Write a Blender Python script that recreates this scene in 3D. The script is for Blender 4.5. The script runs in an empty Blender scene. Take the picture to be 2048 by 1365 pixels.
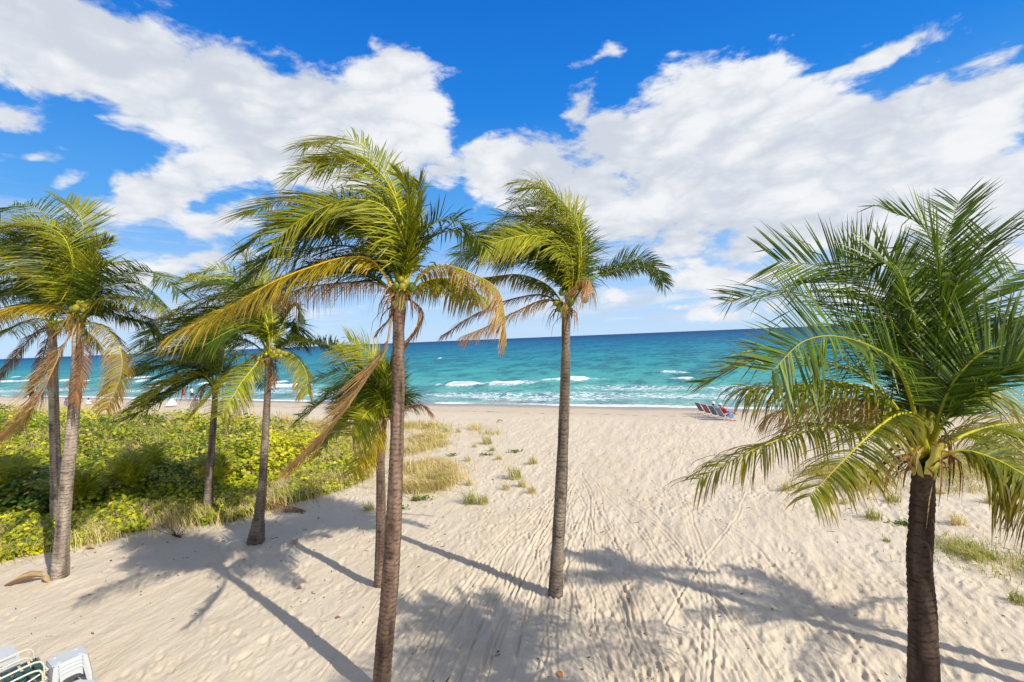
import bpy, math, random
import numpy as np
from mathutils import Matrix, Vector

random.seed(7)
rng = np.random.default_rng(7)
R = math.radians
C = bpy.context.scene.collection
scene = bpy.context.scene

# ------------------------------------------------------------------ camera
CAM_H, FPX, ROLL, PITCH = 6.0, 967.0, R(2.32), 0.0057
cam = bpy.data.cameras.new('camera')
cam.lens = FPX / 2048 * 36.0
cam.clip_end = 40000
cam.clip_start = 0.05
cam_ob = bpy.data.objects.new('camera', cam)
C.objects.link(cam_ob)
CM = Matrix.Rotation(math.pi / 2 - PITCH, 3, 'X') @ Matrix.Rotation(-ROLL, 3, 'Z')
cam_ob.matrix_world = Matrix.Translation((0, 0, CAM_H)) @ CM.to_4x4()
scene.camera = cam_ob

# ------------------------------------------------------------------ sun, sky, exposure
SUN_EL = R(40.0)
SUN_H = np.array((0.782, -0.623))          # horizontal direction towards the sun
sun = bpy.data.lights.new('sun', 'SUN')
sun.energy = 4.8
sun.angle = R(0.53)
sun.color = (1.0, 0.945, 0.86)
sun_ob = bpy.data.objects.new('sun', sun)
C.objects.link(sun_ob)
sdir = Vector((SUN_H[0] * math.cos(SUN_EL), SUN_H[1] * math.cos(SUN_EL), math.sin(SUN_EL)))
sun_ob.rotation_euler = (-sdir).to_track_quat('-Z', 'Y').to_euler()
sun_ob.location = sdir * 60

vs = scene.view_settings
vs.view_transform = 'Standard'
vs.look = 'None'
vs.exposure = 0.16
vs.gamma = 1.0
vs.use_curve_mapping = False

world = bpy.data.worlds.new('World')
scene.world = world
world.use_nodes = True
SKY_STRENGTH = 0.12


def ray(px, py):
    v = CM @ Vector(((px - 1024) / FPX, -(py - 682.5) / FPX, -1.0))
    return v


def ground(px, py, z=0.0):
    v = ray(px, py)
    t = (z - CAM_H) / v.z
    return np.array((v.x * t, v.y * t, z))


def at(px, py, Y):
    v = ray(px, py)
    t = Y / v.y
    return np.array((v.x * t, Y, CAM_H + v.z * t))


class NT:
    """tiny node-tree helper"""
    def __init__(self, tree):
        self.t = tree
        self.t.nodes.clear()

    def n(self, kind, **kw):
        nd = self.t.nodes.new(kind)
        for k, v in kw.items():
            if k.startswith('i_'):
                nd.inputs[k[2:].replace('_', ' ')].default_value = v
            else:
                setattr(nd, k, v)
        return nd

    def l(self, a, b):
        self.t.links.new(a, b)

    def _set(self, sock, v):
        if isinstance(v, bpy.types.NodeSocket):
            self.l(v, sock)
        else:
            sock.default_value = v

    def m(self, op, a, b=None, c=None, clamp=False):
        nd = self.n('ShaderNodeMath', operation=op, use_clamp=clamp)
        self._set(nd.inputs[0], a)
        if b is not None:
            self._set(nd.inputs[1], b)
        if c is not None:
            self._set(nd.inputs[2], c)
        return nd.outputs[0]

    def vm(self, op, a, b=None):
        nd = self.n('ShaderNodeVectorMath', operation=op)
        self._set(nd.inputs[0], a)
        if b is not None:
            self._set(nd.inputs[1], b)
        return nd.outputs['Value'] if op in ('DOT_PRODUCT', 'LENGTH', 'DISTANCE') else nd.outputs['Vector']

    def noise(self, vec, scale, detail=4.0, rough=0.55, dim='3D', dist=0.0):
        nd = self.n('ShaderNodeTexNoise', noise_dimensions=dim)
        if vec is not None:
            self.l(vec, nd.inputs['Vector'])
        nd.inputs['Scale'].default_value = scale
        nd.inputs['Detail'].default_value = detail
        nd.inputs['Roughness'].default_value = rough
        nd.inputs['Distortion'].default_value = dist
        return nd

    def ss(self, v, lo, hi, a=0.0, b=1.0, kind='SMOOTHSTEP'):
        nd = self.n('ShaderNodeMapRange', interpolation_type=kind)
        self._set(nd.inputs[0], v)
        nd.inputs[1].default_value = lo
        nd.inputs[2].default_value = hi
        nd.inputs[3].default_value = a
        nd.inputs[4].default_value = b
        return nd.outputs[0]

    def mix(self, f, a, b, blend='MIX'):
        nd = self.n('ShaderNodeMix', data_type='RGBA', blend_type=blend)
        self._set(nd.inputs[0], f)
        self._set(nd.inputs[6], a if isinstance(a, bpy.types.NodeSocket) else (*a, 1.0))
        self._set(nd.inputs[7], b if isinstance(b, bpy.types.NodeSocket) else (*b, 1.0))
        return nd.outputs[2]


def build_world():
    w = NT(world.node_tree)
    out = w.n('ShaderNodeOutputWorld')
    bg = w.n('ShaderNodeBackground')
    bg.inputs['Strength'].default_value = SKY_STRENGTH
    w.l(bg.outputs[0], out.inputs[0])
    sky = w.n('ShaderNodeTexSky', sky_type='NISHITA')
    sky.sun_disc = False
    sky.sun_elevation = SUN_EL
    sky.sun_rotation = math.atan2(SUN_H[0], SUN_H[1])
    sky.altitude = 0
    sky.air_density = 1.0
    sky.dust_density = 0.25
    sky.ozone_density = 2.2
    hs = w.n('ShaderNodeHueSaturation')
    hs.inputs['Saturation'].default_value = 1.0
    hs.inputs['Value'].default_value = 1.0
    w.l(sky.outputs[0], hs.inputs['Color'])
    tc = w.n('ShaderNodeTexCoord')
    d = w.vm('NORMALIZE', tc.outputs['Generated'])
    sep = w.n('ShaderNodeSeparateXYZ')
    w.l(d, sep.inputs[0])
    x, y, z = sep.outputs
    # bearing plane to the east: u = tan(bearing), v = rise over run
    ramp = w.n('ShaderNodeValToRGB')
    w.l(w.m('MAXIMUM', z, 0.0), ramp.inputs[0])
    e_ = ramp.color_ramp.elements
    cols = [(0.0, (0.46, 0.66, 0.90)), (0.10, (0.34, 0.57, 0.90)), (0.25, (0.085, 0.355, 0.82)), (0.42, (0.008, 0.21, 0.72)), (0.60, (0.001, 0.14, 0.61)), (1.0, (0.001, 0.09, 0.47))]
    while len(e_) < len(cols):
        e_.new(0.5)
    for e, (ps, c) in zip(e_, cols):
        e.position = ps
        e.color = (*(cc for cc in c), 1)
    kk = w.n('ShaderNodeVectorMath', operation='SCALE')
    w.l(ramp.outputs[0], kk.inputs[0])
    kk.inputs['Scale'].default_value = 1.0 / SKY_STRENGTH
    blue = w.mix(0.92, hs.outputs[0], kk.outputs[0])
    ys = w.m('MAXIMUM', y, 0.08)
    u = w.m('DIVIDE', x, ys)
    v = w.m('DIVIDE', z, ys)
    comb = w.n('ShaderNodeCombineXYZ')
    w.l(u, comb.inputs[0])
    w.l(v, comb.inputs[1])
    wn = w.noise(d, 3.2, 5, 0.55)
    warp = w.vm('SUBTRACT', wn.outputs['Color'], (0.5, 0.5, 0.5))
    sc = w.n('ShaderNodeVectorMath', operation='SCALE')
    w.l(warp, sc.inputs[0])
    sc.inputs['Scale'].default_value = 0.16
    p = w.vm('ADD', comb.outputs[0], sc.outputs[0])
    pz = w.vm('MULTIPLY', p, (1, 1, 0))
    blobs = [  # image-of-the-day cumulus banks: bearing / height in the sky, size, slant
        (170, 95, 270, 115, 14), (420, 190, 290, 125, 24), (620, 235, 250, 110, 10),
        (785, 170, 105, 95, 0), (825, 250, 85, 100, 0), (560, 290, 210, 80, 8),
        (320, 395, 190, 58, -4), (430, 330, 130, 50, 0), (165, 355, 55, 22, -12), (455, 450, 95, 34, 0),
        (880, 355, 70, 28, 0), (25, 235, 55, 26, 8), (690, 345, 150, 50, 0), (300, 550, 170, 26, 0),
        (60, 320, 60, 10, 0),
        (985, 350, 75, 70, 0), (1080, 350, 140, 85, 0), (1150, 400, 150, 90, 0), (1170, 225, 70, 30, -65), (1185, 135, 50, 15, -25),
        (1250, 310, 130, 90, 0), (1400, 210, 150, 85, -22), (1480, 150, 70, 40, -20), (1600, 280, 290, 130, 0),
        (1740, 118, 120, 20, -12), (1860, 255, 320, 105, -8), (1500, 390, 420, 120, 0), (1920, 380, 300, 110, 0),
        (1290, 430, 190, 65, 0), (1240, 512, 110, 22, 0), (1680, 485, 330, 45, 0), (1980, 505, 190, 32, 0),
        (1440, 545, 190, 24, 0), (1370, 592, 120, 9, 0), (1640, 585, 190, 16, 0), (1235, 590, 80, 8, 0),
    ]
    acc = None
    for (bx, by, rx, ry, an) in blobs:
        c = ray(bx, by)
        cu, cv = c.x / c.y, c.z / c.y
        a = R(an) - ROLL
        ca, sa = math.cos(a), math.sin(a)
        su, sv = rx / FPX, ry / FPX
        q = w.vm('SUBTRACT', pz, (cu, cv, 0))
        du = w.vm('DOT_PRODUCT', q, (ca / su, -sa / su, 0))
        dv = w.vm('DOT_PRODUCT', q, (sa / sv, ca / sv, 0))
        r2 = w.m('SQRT', w.m('MULTIPLY_ADD', dv, dv, w.m('MULTIPLY', du, du)))
        b = w.m('MULTIPLY', w.m('SUBTRACT', 1.0, r2), min(1.0, (ry / 95.0) ** 0.75))
        acc = b if acc is None else w.m('SMOOTH_MAX', acc, b, 0.16)
    # far from the view the same broken cover goes on
    flat = w.vm('MULTIPLY', d, (1, 1, 2.2))
    gen = w.ss(w.noise(flat, 1.6, 3, 0.5).outputs['Fac'], 0.36, 0.66, -0.7, 0.9, 'LINEAR')
    lim = w.m('MAXIMUM', w.m('ABSOLUTE', u), w.m('MULTIPLY', v, 1.5))
    front = w.m('MULTIPLY', w.ss(lim, 1.15, 1.6, 1.0, 0.0), w.ss(y, 0.1, 0.25))
    blobv = w.m('ADD', w.m('MULTIPLY', front, w.m('MAXIMUM', acc, -0.8)), w.m('MULTIPLY', w.m('SUBTRACT', 1.0, front), gen))
    fb = w.noise(flat, 6.0, 9, 0.66)
    fb.inputs['Distortion'].default_value = 0.25
    big = w.noise(flat, 3.1, 6, 0.55)
    dens = w.m('MULTIPLY_ADD', w.m('SUBTRACT', fb.outputs['Fac'], 0.5), 1.75, w.m('ADD', blobv, 0.13))
    pw = w.vm('ADD', flat, sc.outputs[0])
    n9 = w.m('ABSOLUTE', w.m('MULTIPLY_ADD', w.noise(pw, 8.0, 1, 0.5).outputs['Fac'], 2.0, -1.0))
    n20 = w.m('ABSOLUTE', w.m('MULTIPLY_ADD', w.noise(pw, 19.0, 2, 0.5).outputs['Fac'], 2.0, -1.0))
    bil = w.m('ADD', w.m('MULTIPLY_ADD', n20, 0.5, n9), -0.36)
    dens = w.m('MULTIPLY_ADD', bil, 0.55, dens)
    dens = w.m('MULTIPLY_ADD', w.m('SUBTRACT', big.outputs['Fac'], 0.5), 0.7, dens)
    mask = w.ss(dens, -0.05, 0.30)
    # thin streaks low over the horizon
    lowv = w.vm('MULTIPLY', d, (3.0, 3.0, 26.0))
    low = w.noise(lowv, 1.5, 7, 0.6)
    lowm = w.m('MULTIPLY', w.ss(low.outputs['Fac'], 0.46, 0.66), w.m('MULTIPLY', w.ss(z, 0.0, 0.05), w.ss(z, 0.16, 0.28, 1.0, 0.0)))
    mask = w.m('MAXIMUM', mask, w.m('MULTIPLY', lowm, 0.62))
    # cloud brightness: soft grey hollows and bright billows
    sh1 = w.noise(flat, 4.5, 8, 0.6)
    sh = w.m('MULTIPLY_ADD', w.m('SUBTRACT', sh1.outputs['Fac'], 0.5), 0.75, w.m('MULTIPLY', big.outputs['Fac'], 1.0))
    sh = w.ss(w.m('MULTIPLY_ADD', bil, 0.55, sh), 0.22, 0.68)
    k = 1.0 / SKY_STRENGTH
    grey = tuple(cc * k for cc in (0.56, 0.61, 0.69))
    white = tuple(cc * k for cc in (0.81, 0.825, 0.85))
    ccol = w.mix(sh, grey, white)
    col = w.mix(mask, blue, ccol)
    w.l(col, bg.inputs['Color'])


build_world()


# ------------------------------------------------------------------ helpers
def tag(o, label=None, cat=None, group=None, kind=None):
    if label: o['label'] = label
    if cat: o['category'] = cat
    if group: o['group'] = group
    if kind: o['kind'] = kind
    return o


def empty(name, loc, label=None, cat=None, group=None, rz=0.0):
    o = bpy.data.objects.new(name, None)
    o.empty_display_size = 0.2
    C.objects.link(o)
    o.location = loc
    o.rotation_euler = (0, 0, rz)
    return tag(o, label, cat, group)


def link(name, me, parent=None, loc=None, mat=None):
    o = bpy.data.objects.new(name, me)
    C.objects.link(o)
    if mat is not None:
        me.materials.clear()
        me.materials.append(mat)
    if parent is not None:
        o.parent = parent
    if loc is not None:
        o.location = loc
    return o


def mesh_np(name, V, faces, col=None, smooth=True, attrs=None):
    """faces: list of int arrays (n,3) or (n,4)"""
    V = np.asarray(V, dtype=np.float32)
    me = bpy.data.meshes.new(name)
    me.vertices.add(len(V))
    me.vertices.foreach_set('co', V.ravel())
    faces = [np.asarray(f, dtype=np.int32) for f in faces if len(f)]
    loops = np.concatenate([f.ravel() for f in faces])
    tot = np.concatenate([np.full(len(f), f.shape[1], dtype=np.int32) for f in faces])
    start = np.concatenate([[0], np.cumsum(tot)[:-1]]).astype(np.int32)
    me.loops.add(len(loops))
    me.loops.foreach_set('vertex_index', loops)
    me.polygons.add(len(tot))
    me.polygons.foreach_set('loop_start', start)
    me.polygons.foreach_set('loop_total', tot)
    me.polygons.foreach_set('use_smooth', np.full(len(tot), smooth, dtype=bool))
    me.update(calc_edges=True)
    if col is not None:
        a = me.color_attributes.new('Col', 'FLOAT_COLOR', 'POINT')
        c4 = np.ones((len(V), 4), dtype=np.float32)
        c4[:, :3] = col
        a.data.foreach_set('color', c4.ravel())
    for k, arr in (attrs or {}).items():
        a = me.attributes.new(k, 'FLOAT', 'POINT')
        a.data.foreach_set('value', np.asarray(arr, dtype=np.float32))
    return me


def catmull(P, n):
    P = np.asarray(P, float)
    if len(P) == 2:
        t = np.linspace(0, 1, n)[:, None]
        return P[0] * (1 - t) + P[1] * t
    Q = np.vstack([2 * P[0] - P[1], P, 2 * P[-1] - P[-2]])
    seg = np.linalg.norm(np.diff(P, axis=0), axis=1)
    cum = np.concatenate([[0], np.cumsum(seg)])
    s = np.linspace(0, cum[-1], n)
    i = np.clip(np.searchsorted(cum, s, side='right') - 1, 0, len(seg) - 1)
    t = ((s - cum[i]) / np.maximum(seg[i], 1e-9))[:, None]
    p0, p1, p2, p3 = Q[i], Q[i + 1], Q[i + 2], Q[i + 3]
    return 0.5 * (2 * p1 + (p2 - p0) * t + (2 * p0 - 5 * p1 + 4 * p2 - p3) * t ** 2 + (3 * p1 - p0 - 3 * p2 + p3) * t ** 3)


def unit(v):
    return v / np.maximum(np.linalg.norm(v, axis=-1, keepdims=True), 1e-9)


def frames(P):
    T = unit(np.gradient(P, axis=0))
    N = np.zeros_like(T)
    ref = np.array((0.0, 1.0, 0.0)) if abs(T[0][1]) < 0.9 else np.array((1.0, 0, 0))
    n = ref - T[0] * ref.dot(T[0])
    for k in range(len(T)):
        n = n - T[k] * n.dot(T[k])
        n = n / max(np.linalg.norm(n), 1e-9)
        N[k] = n
    return T, N, np.cross(T, N)


def tube_vf(P, rad, k=8, cap=True, rmod=None):
    P = np.asarray(P, float)
    n = len(P)
    rad = np.broadcast_to(np.asarray(rad, float), (n,))
    T, N, B = frames(P)
    th = np.linspace(0, 2 * np.pi, k, endpoint=False)
    rr = rad[:, None] * np.ones((1, k))
    if rmod is not None:
        rr = rr * rmod
    V = P[:, None, :] + rr[..., None] * (np.cos(th)[None, :, None] * N[:, None, :] + np.sin(th)[None, :, None] * B[:, None, :])
    V = V.reshape(-1, 3)
    i = np.arange(n - 1)[:, None] * k
    j = np.arange(k)[None, :]
    j2 = (j + 1) % k
    F4 = np.stack([i + j, i + j2, i + k + j2, i + k + j], -1).reshape(-1, 4)
    F3 = np.zeros((0, 3), int)
    if cap:
        V = np.vstack([V, P[0], P[-1]])
        a, b = n * k, n * k + 1
        jj = np.arange(k)
        j2 = (jj + 1) % k
        F3 = np.vstack([np.stack([np.full(k, a), j2, jj], -1), np.stack([np.full(k, b), (n - 1) * k + jj, (n - 1) * k + j2], -1)])
    return V, F4, F3


class MB:
    """collects pieces of one part"""
    def __init__(self):
        self.V, self.F4, self.F3, self.Cc, self.n = [], [], [], [], 0

    def add(self, V, F4=(), F3=(), col=None):
        V = np.asarray(V, float)
        self.V.append(V)
        if len(F4): self.F4.append(np.asarray(F4, int) + self.n)
        if len(F3): self.F3.append(np.asarray(F3, int) + self.n)
        c = np.ones((len(V), 3)) * 0.5 if col is None else np.broadcast_to(np.asarray(col, float), (len(V), 3))
        self.Cc.append(c)
        self.n += len(V)
        return self

    def tube(self, P, r, k=8, col=None, n=None):
        P = np.asarray(P, float)
        if n: P = catmull(P, n)
        if np.ndim(r) and len(r) != len(P):
            r = np.interp(np.linspace(0, 1, len(P)), np.linspace(0, 1, len(r)), r)
        V, a, b = tube_vf(P, r, k)
        return self.add(V, a, b, col)

    def box(self, c, s, M=None, col=None, taper=1.0):
        x, y, z = np.asarray(s, float) / 2
        V = np.array([[-x, -y, -z], [x, -y, -z], [x, y, -z], [-x, y, -z],
                      [-x * taper, -y * taper, z], [x * taper, -y * taper, z], [x * taper, y * taper, z], [-x * taper, y * taper, z]])
        if M is not None:
            V = V @ np.asarray(M, float).T
        return self.add(V + np.asarray(c, float), [[0, 3, 2, 1], [4, 5, 6, 7], [0, 1, 5, 4], [1, 2, 6, 5], [2, 3, 7, 6], [3, 0, 4, 7]], (), col)

    def mesh(self, name, smooth=False):
        return mesh_np(name, np.vstack(self.V), [np.vstack(self.F4) if self.F4 else np.zeros((0, 4), int),
                                                 np.vstack(self.F3) if self.F3 else np.zeros((0, 3), int)], np.vstack(self.Cc), smooth)

    def build(self, name, mat, parent=None, smooth=False, loc=None):
        return link(name, self.mesh(name, smooth), parent, loc, mat)


def _hash(ix, iy, seed):
    h = (ix.astype(np.int64) * 374761393 + iy.astype(np.int64) * 668265263 + seed * 1274126177) & 0xFFFFFFFF
    h = ((h ^ (h >> 13)) * 1274126177) & 0xFFFFFFFF
    h = h ^ (h >> 16)
    return (h & 0xFFFFFF) / float(0xFFFFFF)


def vnoise(x, y, seed=0):
    ix, iy = np.floor(x), np.floor(y)
    fx, fy = x - ix, y - iy
    fx = fx * fx * fx * (fx * (fx * 6 - 15) + 10)
    fy = fy * fy * fy * (fy * (fy * 6 - 15) + 10)
    a = _hash(ix, iy, seed); b = _hash(ix + 1, iy, seed)
    c = _hash(ix, iy + 1, seed); d = _hash(ix + 1, iy + 1, seed)
    return (a * (1 - fx) + b * fx) * (1 - fy) + (c * (1 - fx) + d * fx) * fy


def fbm(x, y, seed=0, oct=4, gain=0.5, lac=2.03):
    s, a, t = 0.0, 1.0, 0.0
    for o in range(oct):
        s = s + a * (vnoise(x * lac ** o + 17.3 * o, y * lac ** o - 9.1 * o, seed + o * 13) - 0.5)
        t += a
        a *= gain
    return s / t * 2


def inside(poly, X, Y):
    poly = np.asarray(poly)[:, :2]
    r = np.zeros(X.shape, bool)
    n = len(poly)
    j = n - 1
    for i in range(n):
        xi, yi = poly[i]; xj, yj = poly[j]
        c = ((yi > Y) != (yj > Y)) & (X < (xj - xi) * (Y - yi) / ((yj - yi) if abs(yj - yi) > 1e-9 else 1e-9) + xi)
        r ^= c
        j = i
    return r


# ------------------------------------------------------------------ materials
def material(name):
    m = bpy.data.materials.new(name)
    m.use_nodes = True
    return m, NT(m.node_tree)


def simple(name, col, rough=0.5, spec=0.4, var=0.08, scale=30.0, metal=0.0, bump=0.0):
    m, w = material(name)
    out = w.n('ShaderNodeOutputMaterial')
    b = w.n('ShaderNodeBsdfPrincipled')
    tc = w.n('ShaderNodeTexCoord')
    nz = w.noise(tc.outputs['Object'], scale, 4, 0.6)
    lo = tuple(max(0, c * (1 - var * 2)) for c in col)
    hi = tuple(min(1, c * (1 + var)) for c in col)
    w.l(w.mix(nz.outputs['Fac'], lo, hi), b.inputs['Base Color'])
    b.inputs['Roughness'].default_value = rough
    b.inputs['Specular IOR Level'].default_value = spec
    b.inputs['Metallic'].default_value = metal
    if bump:
        bp = w.n('ShaderNodeBump')
        bp.inputs['Strength'].default_value = bump
        bp.inputs['Distance'].default_value = 0.01
        w.l(nz.outputs['Fac'], bp.inputs['Height'])
        w.l(bp.outputs[0], b.inputs['Normal'])
    w.l(b.outputs[0], out.inputs[0])
    return m


def attr_mat(name, rough=0.5, spec=0.4, var=0.25, scale=20.0, trans=0.0, bump=0.0, tint=(1.25, 1.3, 0.6)):
    """colour from the mesh's own colour attribute, with grain; optional translucency for leaves"""
    m, w = material(name)
    out = w.n('ShaderNodeOutputMaterial')
    b = w.n('ShaderNodeBsdfPrincipled')
    at_ = w.n('ShaderNodeAttribute', attribute_name='Col')
    tc = w.n('ShaderNodeTexCoord')
    nz = w.noise(tc.outputs['Object'], scale, 3, 0.6)
    f = w.ss(nz.outputs['Fac'], 0.25, 0.75, 1 - var, 1 + var, 'LINEAR')
    sc = w.n('ShaderNodeVectorMath', operation='SCALE')
    w.l(at_.outputs['Color'], sc.inputs[0])
    w.l(f, sc.inputs['Scale'])
    w.l(sc.outputs[0], b.inputs['Base Color'])
    b.inputs['Roughness'].default_value = rough
    b.inputs['Specular IOR Level'].default_value = spec
    if bump:
        bp = w.n('ShaderNodeBump')
        bp.inputs['Strength'].default_value = bump
        bp.inputs['Distance'].default_value = 0.01
        w.l(nz.outputs['Fac'], bp.inputs['Height'])
        w.l(bp.outputs[0], b.inputs['Normal'])
    if trans > 0:
        t = w.n('ShaderNodeBsdfTranslucent')
        w.l(w.vm('MULTIPLY', sc.outputs[0], tint), t.inputs['Color'])
        mx = w.n('ShaderNodeMixShader')
        mx.inputs[0].default_value = trans
        w.l(b.outputs[0], mx.inputs[1])
        w.l(t.outputs[0], mx.inputs[2])
        w.l(mx.outputs[0], out.inputs[0])
    else:
        w.l(b.outputs[0], out.inputs[0])
    return m


MAT = dict(
    leaf=attr_mat('palm_leaflet', 0.42, 0.30, 0.18, 6.0, 0.26),
    rachis=attr_mat('palm_midrib', 0.45, 0.4, 0.15, 12.0),
    trunk=attr_mat('palm_bark', 0.85, 0.15, 0.35, 22.0, bump=0.5),
    fibre=attr_mat('palm_fibre', 0.9, 0.1, 0.3, 30.0, bump=0.4),
    coconut=attr_mat('coconut_husk', 0.4, 0.4, 0.15, 14.0),
    shrub=attr_mat('sea_grape_leaf', 0.5, 0.25, 0.15, 3.0, 0.22),
    grass=attr_mat('dune_grass_blade', 0.55, 0.3, 0.2, 4.0, 0.3, tint=(1.15, 1.15, 0.7)),
    dry=attr_mat('dry_leaf', 0.8, 0.15, 0.3, 25.0),
    white=simple('white_plastic', (0.50, 0.515, 0.515), 0.35, 0.5, 0.04, 8.0),
    cream=simple('cream_painted_metal', (0.60, 0.56, 0.42), 0.35, 0.5, 0.05, 15.0),
    green=simple('green_vinyl', (0.018, 0.085, 0.062), 0.4, 0.5, 0.15, 12.0),
    skin=simple('tanned_skin', (0.42, 0.20, 0.10), 0.55, 0.35, 0.08, 10.0),
    darkcloth=simple('dark_cloth', (0.04, 0.045, 0.06), 0.8, 0.2, 0.15, 12.0),
    redcloth=simple('red_cloth', (0.55, 0.03, 0.06), 0.8, 0.2, 0.12, 12.0),
    bluecloth=simple('blue_cloth', (0.10, 0.22, 0.45), 0.8, 0.2, 0.2, 10.0),
    whitecloth=simple('white_cloth', (0.75, 0.76, 0.74), 0.8, 0.2, 0.06, 10.0),
    purplecloth=simple('violet_cloth', (0.22, 0.18, 0.42), 0.8, 0.2, 0.15, 10.0),
    hair=simple('dark_hair', (0.03, 0.02, 0.015), 0.6, 0.3, 0.2, 30.0),
    metal=simple('pale_metal_tube', (0.72, 0.72, 0.70), 0.35, 0.5, 0.05, 20.0),
)

# ------------------------------------------------------------------ terrain
SLOPE = 0.42
SN = math.hypot(1, SLOPE)
S0 = 47.1 / SN
SEA_Z = -0.5


def s_of(X, Y):
    return (Y + SLOPE * X) / SN


def t_of(X, Y):
    return (X - SLOPE * Y) / SN


def base_z(X, Y):
    s = s_of(X, Y)
    z = -0.048 * np.clip(s - 33.0, 0, 60)
    return np.maximum(z, -2.6)


def G(px, py):
    """a ground position (x, y) seen along a photo bearing"""
    p = ground(px, py, 0.0)
    for _ in range(3):
        p = ground(px, py, float(base_z(p[0], p[1])))
    return p


VEG_FRONT = [(-900, 1290), (-450, 1215), (-150, 1160), (0, 1128), (110, 1104), (200, 1088), (330, 1056), (410, 1052), (480, 1040), (560, 1014), (640, 994), (700, 975), (740, 955)]
VEG_BACK = [(770, 915), (760, 880), (700, 868), (640, 856), (560, 850), (430, 842), (330, 838), (160, 826), (0, 822), (-300, 818), (-900, 812)]
VEG = np.array([G(*p)[:2] for p in VEG_FRONT + VEG_BACK])
THICK = np.array([G(*p)[:2] for p in [(-900, 1130), (-300, 1075), (-100, 1050), (0, 1040), (100, 1040), (230, 1025), (330, 1010), (400, 1008), (470, 985), (560, 950), (640, 915),
                                      (640, 890), (560, 872), (470, 858), (400, 850), (300, 848), (160, 838), (0, 834), (-300, 828), (-900, 822)]])


def veg_soft(X, Y):
    return inside(VEG, X, Y)


TRACKS = [  # wheel and drag lines in the sand, as bearings on the ground
    [(1235, 1400), (1190, 1300), (1150, 1200), (1128, 1100), (1150, 1000), (1160, 960), (1110, 905), (1000, 850), (940, 828)],
    [(1290, 1400), (1250, 1290), (1205, 1180), (1185, 1060), (1185, 990), (1140, 930), (1040, 866), (950, 832)],
    [(1410, 1400), (1350, 1290), (1300, 1200), (1255, 1110), (1205, 1020), (1160, 950), (1080, 890)],
    [(1480, 1400), (1410, 1290), (1350, 1190), (1290, 1090), (1230, 1010), (1165, 940)],
    [(1120, 1400), (1110, 1290), (1120, 1200), (1145, 1090), (1170, 1020)],
    [(905, 1400), (960, 1260), (1030, 1130), (1090, 1040), (1135, 960)],
    [(850, 1390), (925, 1230), (1010, 1110), (1085, 1020), (1130, 950)],
    [(800, 1290), (900, 1180), (990, 1090), (1070, 1005), (1115, 960)],
    [(760, 1260), (860, 1160), (960, 1075), (1050, 1010), (1120, 950)],
    [(1395, 1390), (1400, 1230), (1390, 1120), (1365, 1030), (1340, 950), (1365, 870), (1392, 836)],
    [(1420, 1390), (1425, 1230), (1412, 1120), (1382, 1030), (1355, 950), (1378, 872), (1402, 838)],
    [(1600, 1400), (1520, 1280), (1440, 1170), (1360, 1080), (1270, 1000), (1190, 940)],
    [(1700, 1400), (1640, 1300), (1560, 1190), (1470, 1090), (1380, 1010)],
    [(1015, 1390), (1040, 1290), (1075, 1180), (1110, 1080)],
    [(640, 1360), (740, 1230), (800, 1150)],
    [(1320, 1400), (1268, 1290), (1215, 1180), (1170, 1080), (1165, 1000), (1135, 930), (1050, 872), (965, 838)],
    [(1560, 1400), (1485, 1290), (1415, 1185), (1340, 1090), (1262, 1010), (1185, 945)],
    [(1780, 1400), (1690, 1290), (1600, 1190), (1500, 1090), (1400, 1020), (1300, 960)],
    [(1210, 1400), (1175, 1300), (1150, 1220), (1160, 1120), (1185, 1040), (1195, 980)],
    [(960, 1400), (1000, 1270), (1060, 1140), (1110, 1050), (1150, 965)],
    [(700, 1320), (800, 1200), (900, 1120), (1000, 1050), (1090, 985)],
    [(1330, 1250), (1420, 1110), (1480, 1020), (1500, 940), (1480, 870)],
]
BEACH_LINES = [[(820, 832), (1000, 836), (1200, 838), (1400, 838)], [(600, 828), (900, 843), (1200, 850), (1400, 852)], [(250, 815), (500, 822), (700, 832)]]


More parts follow.
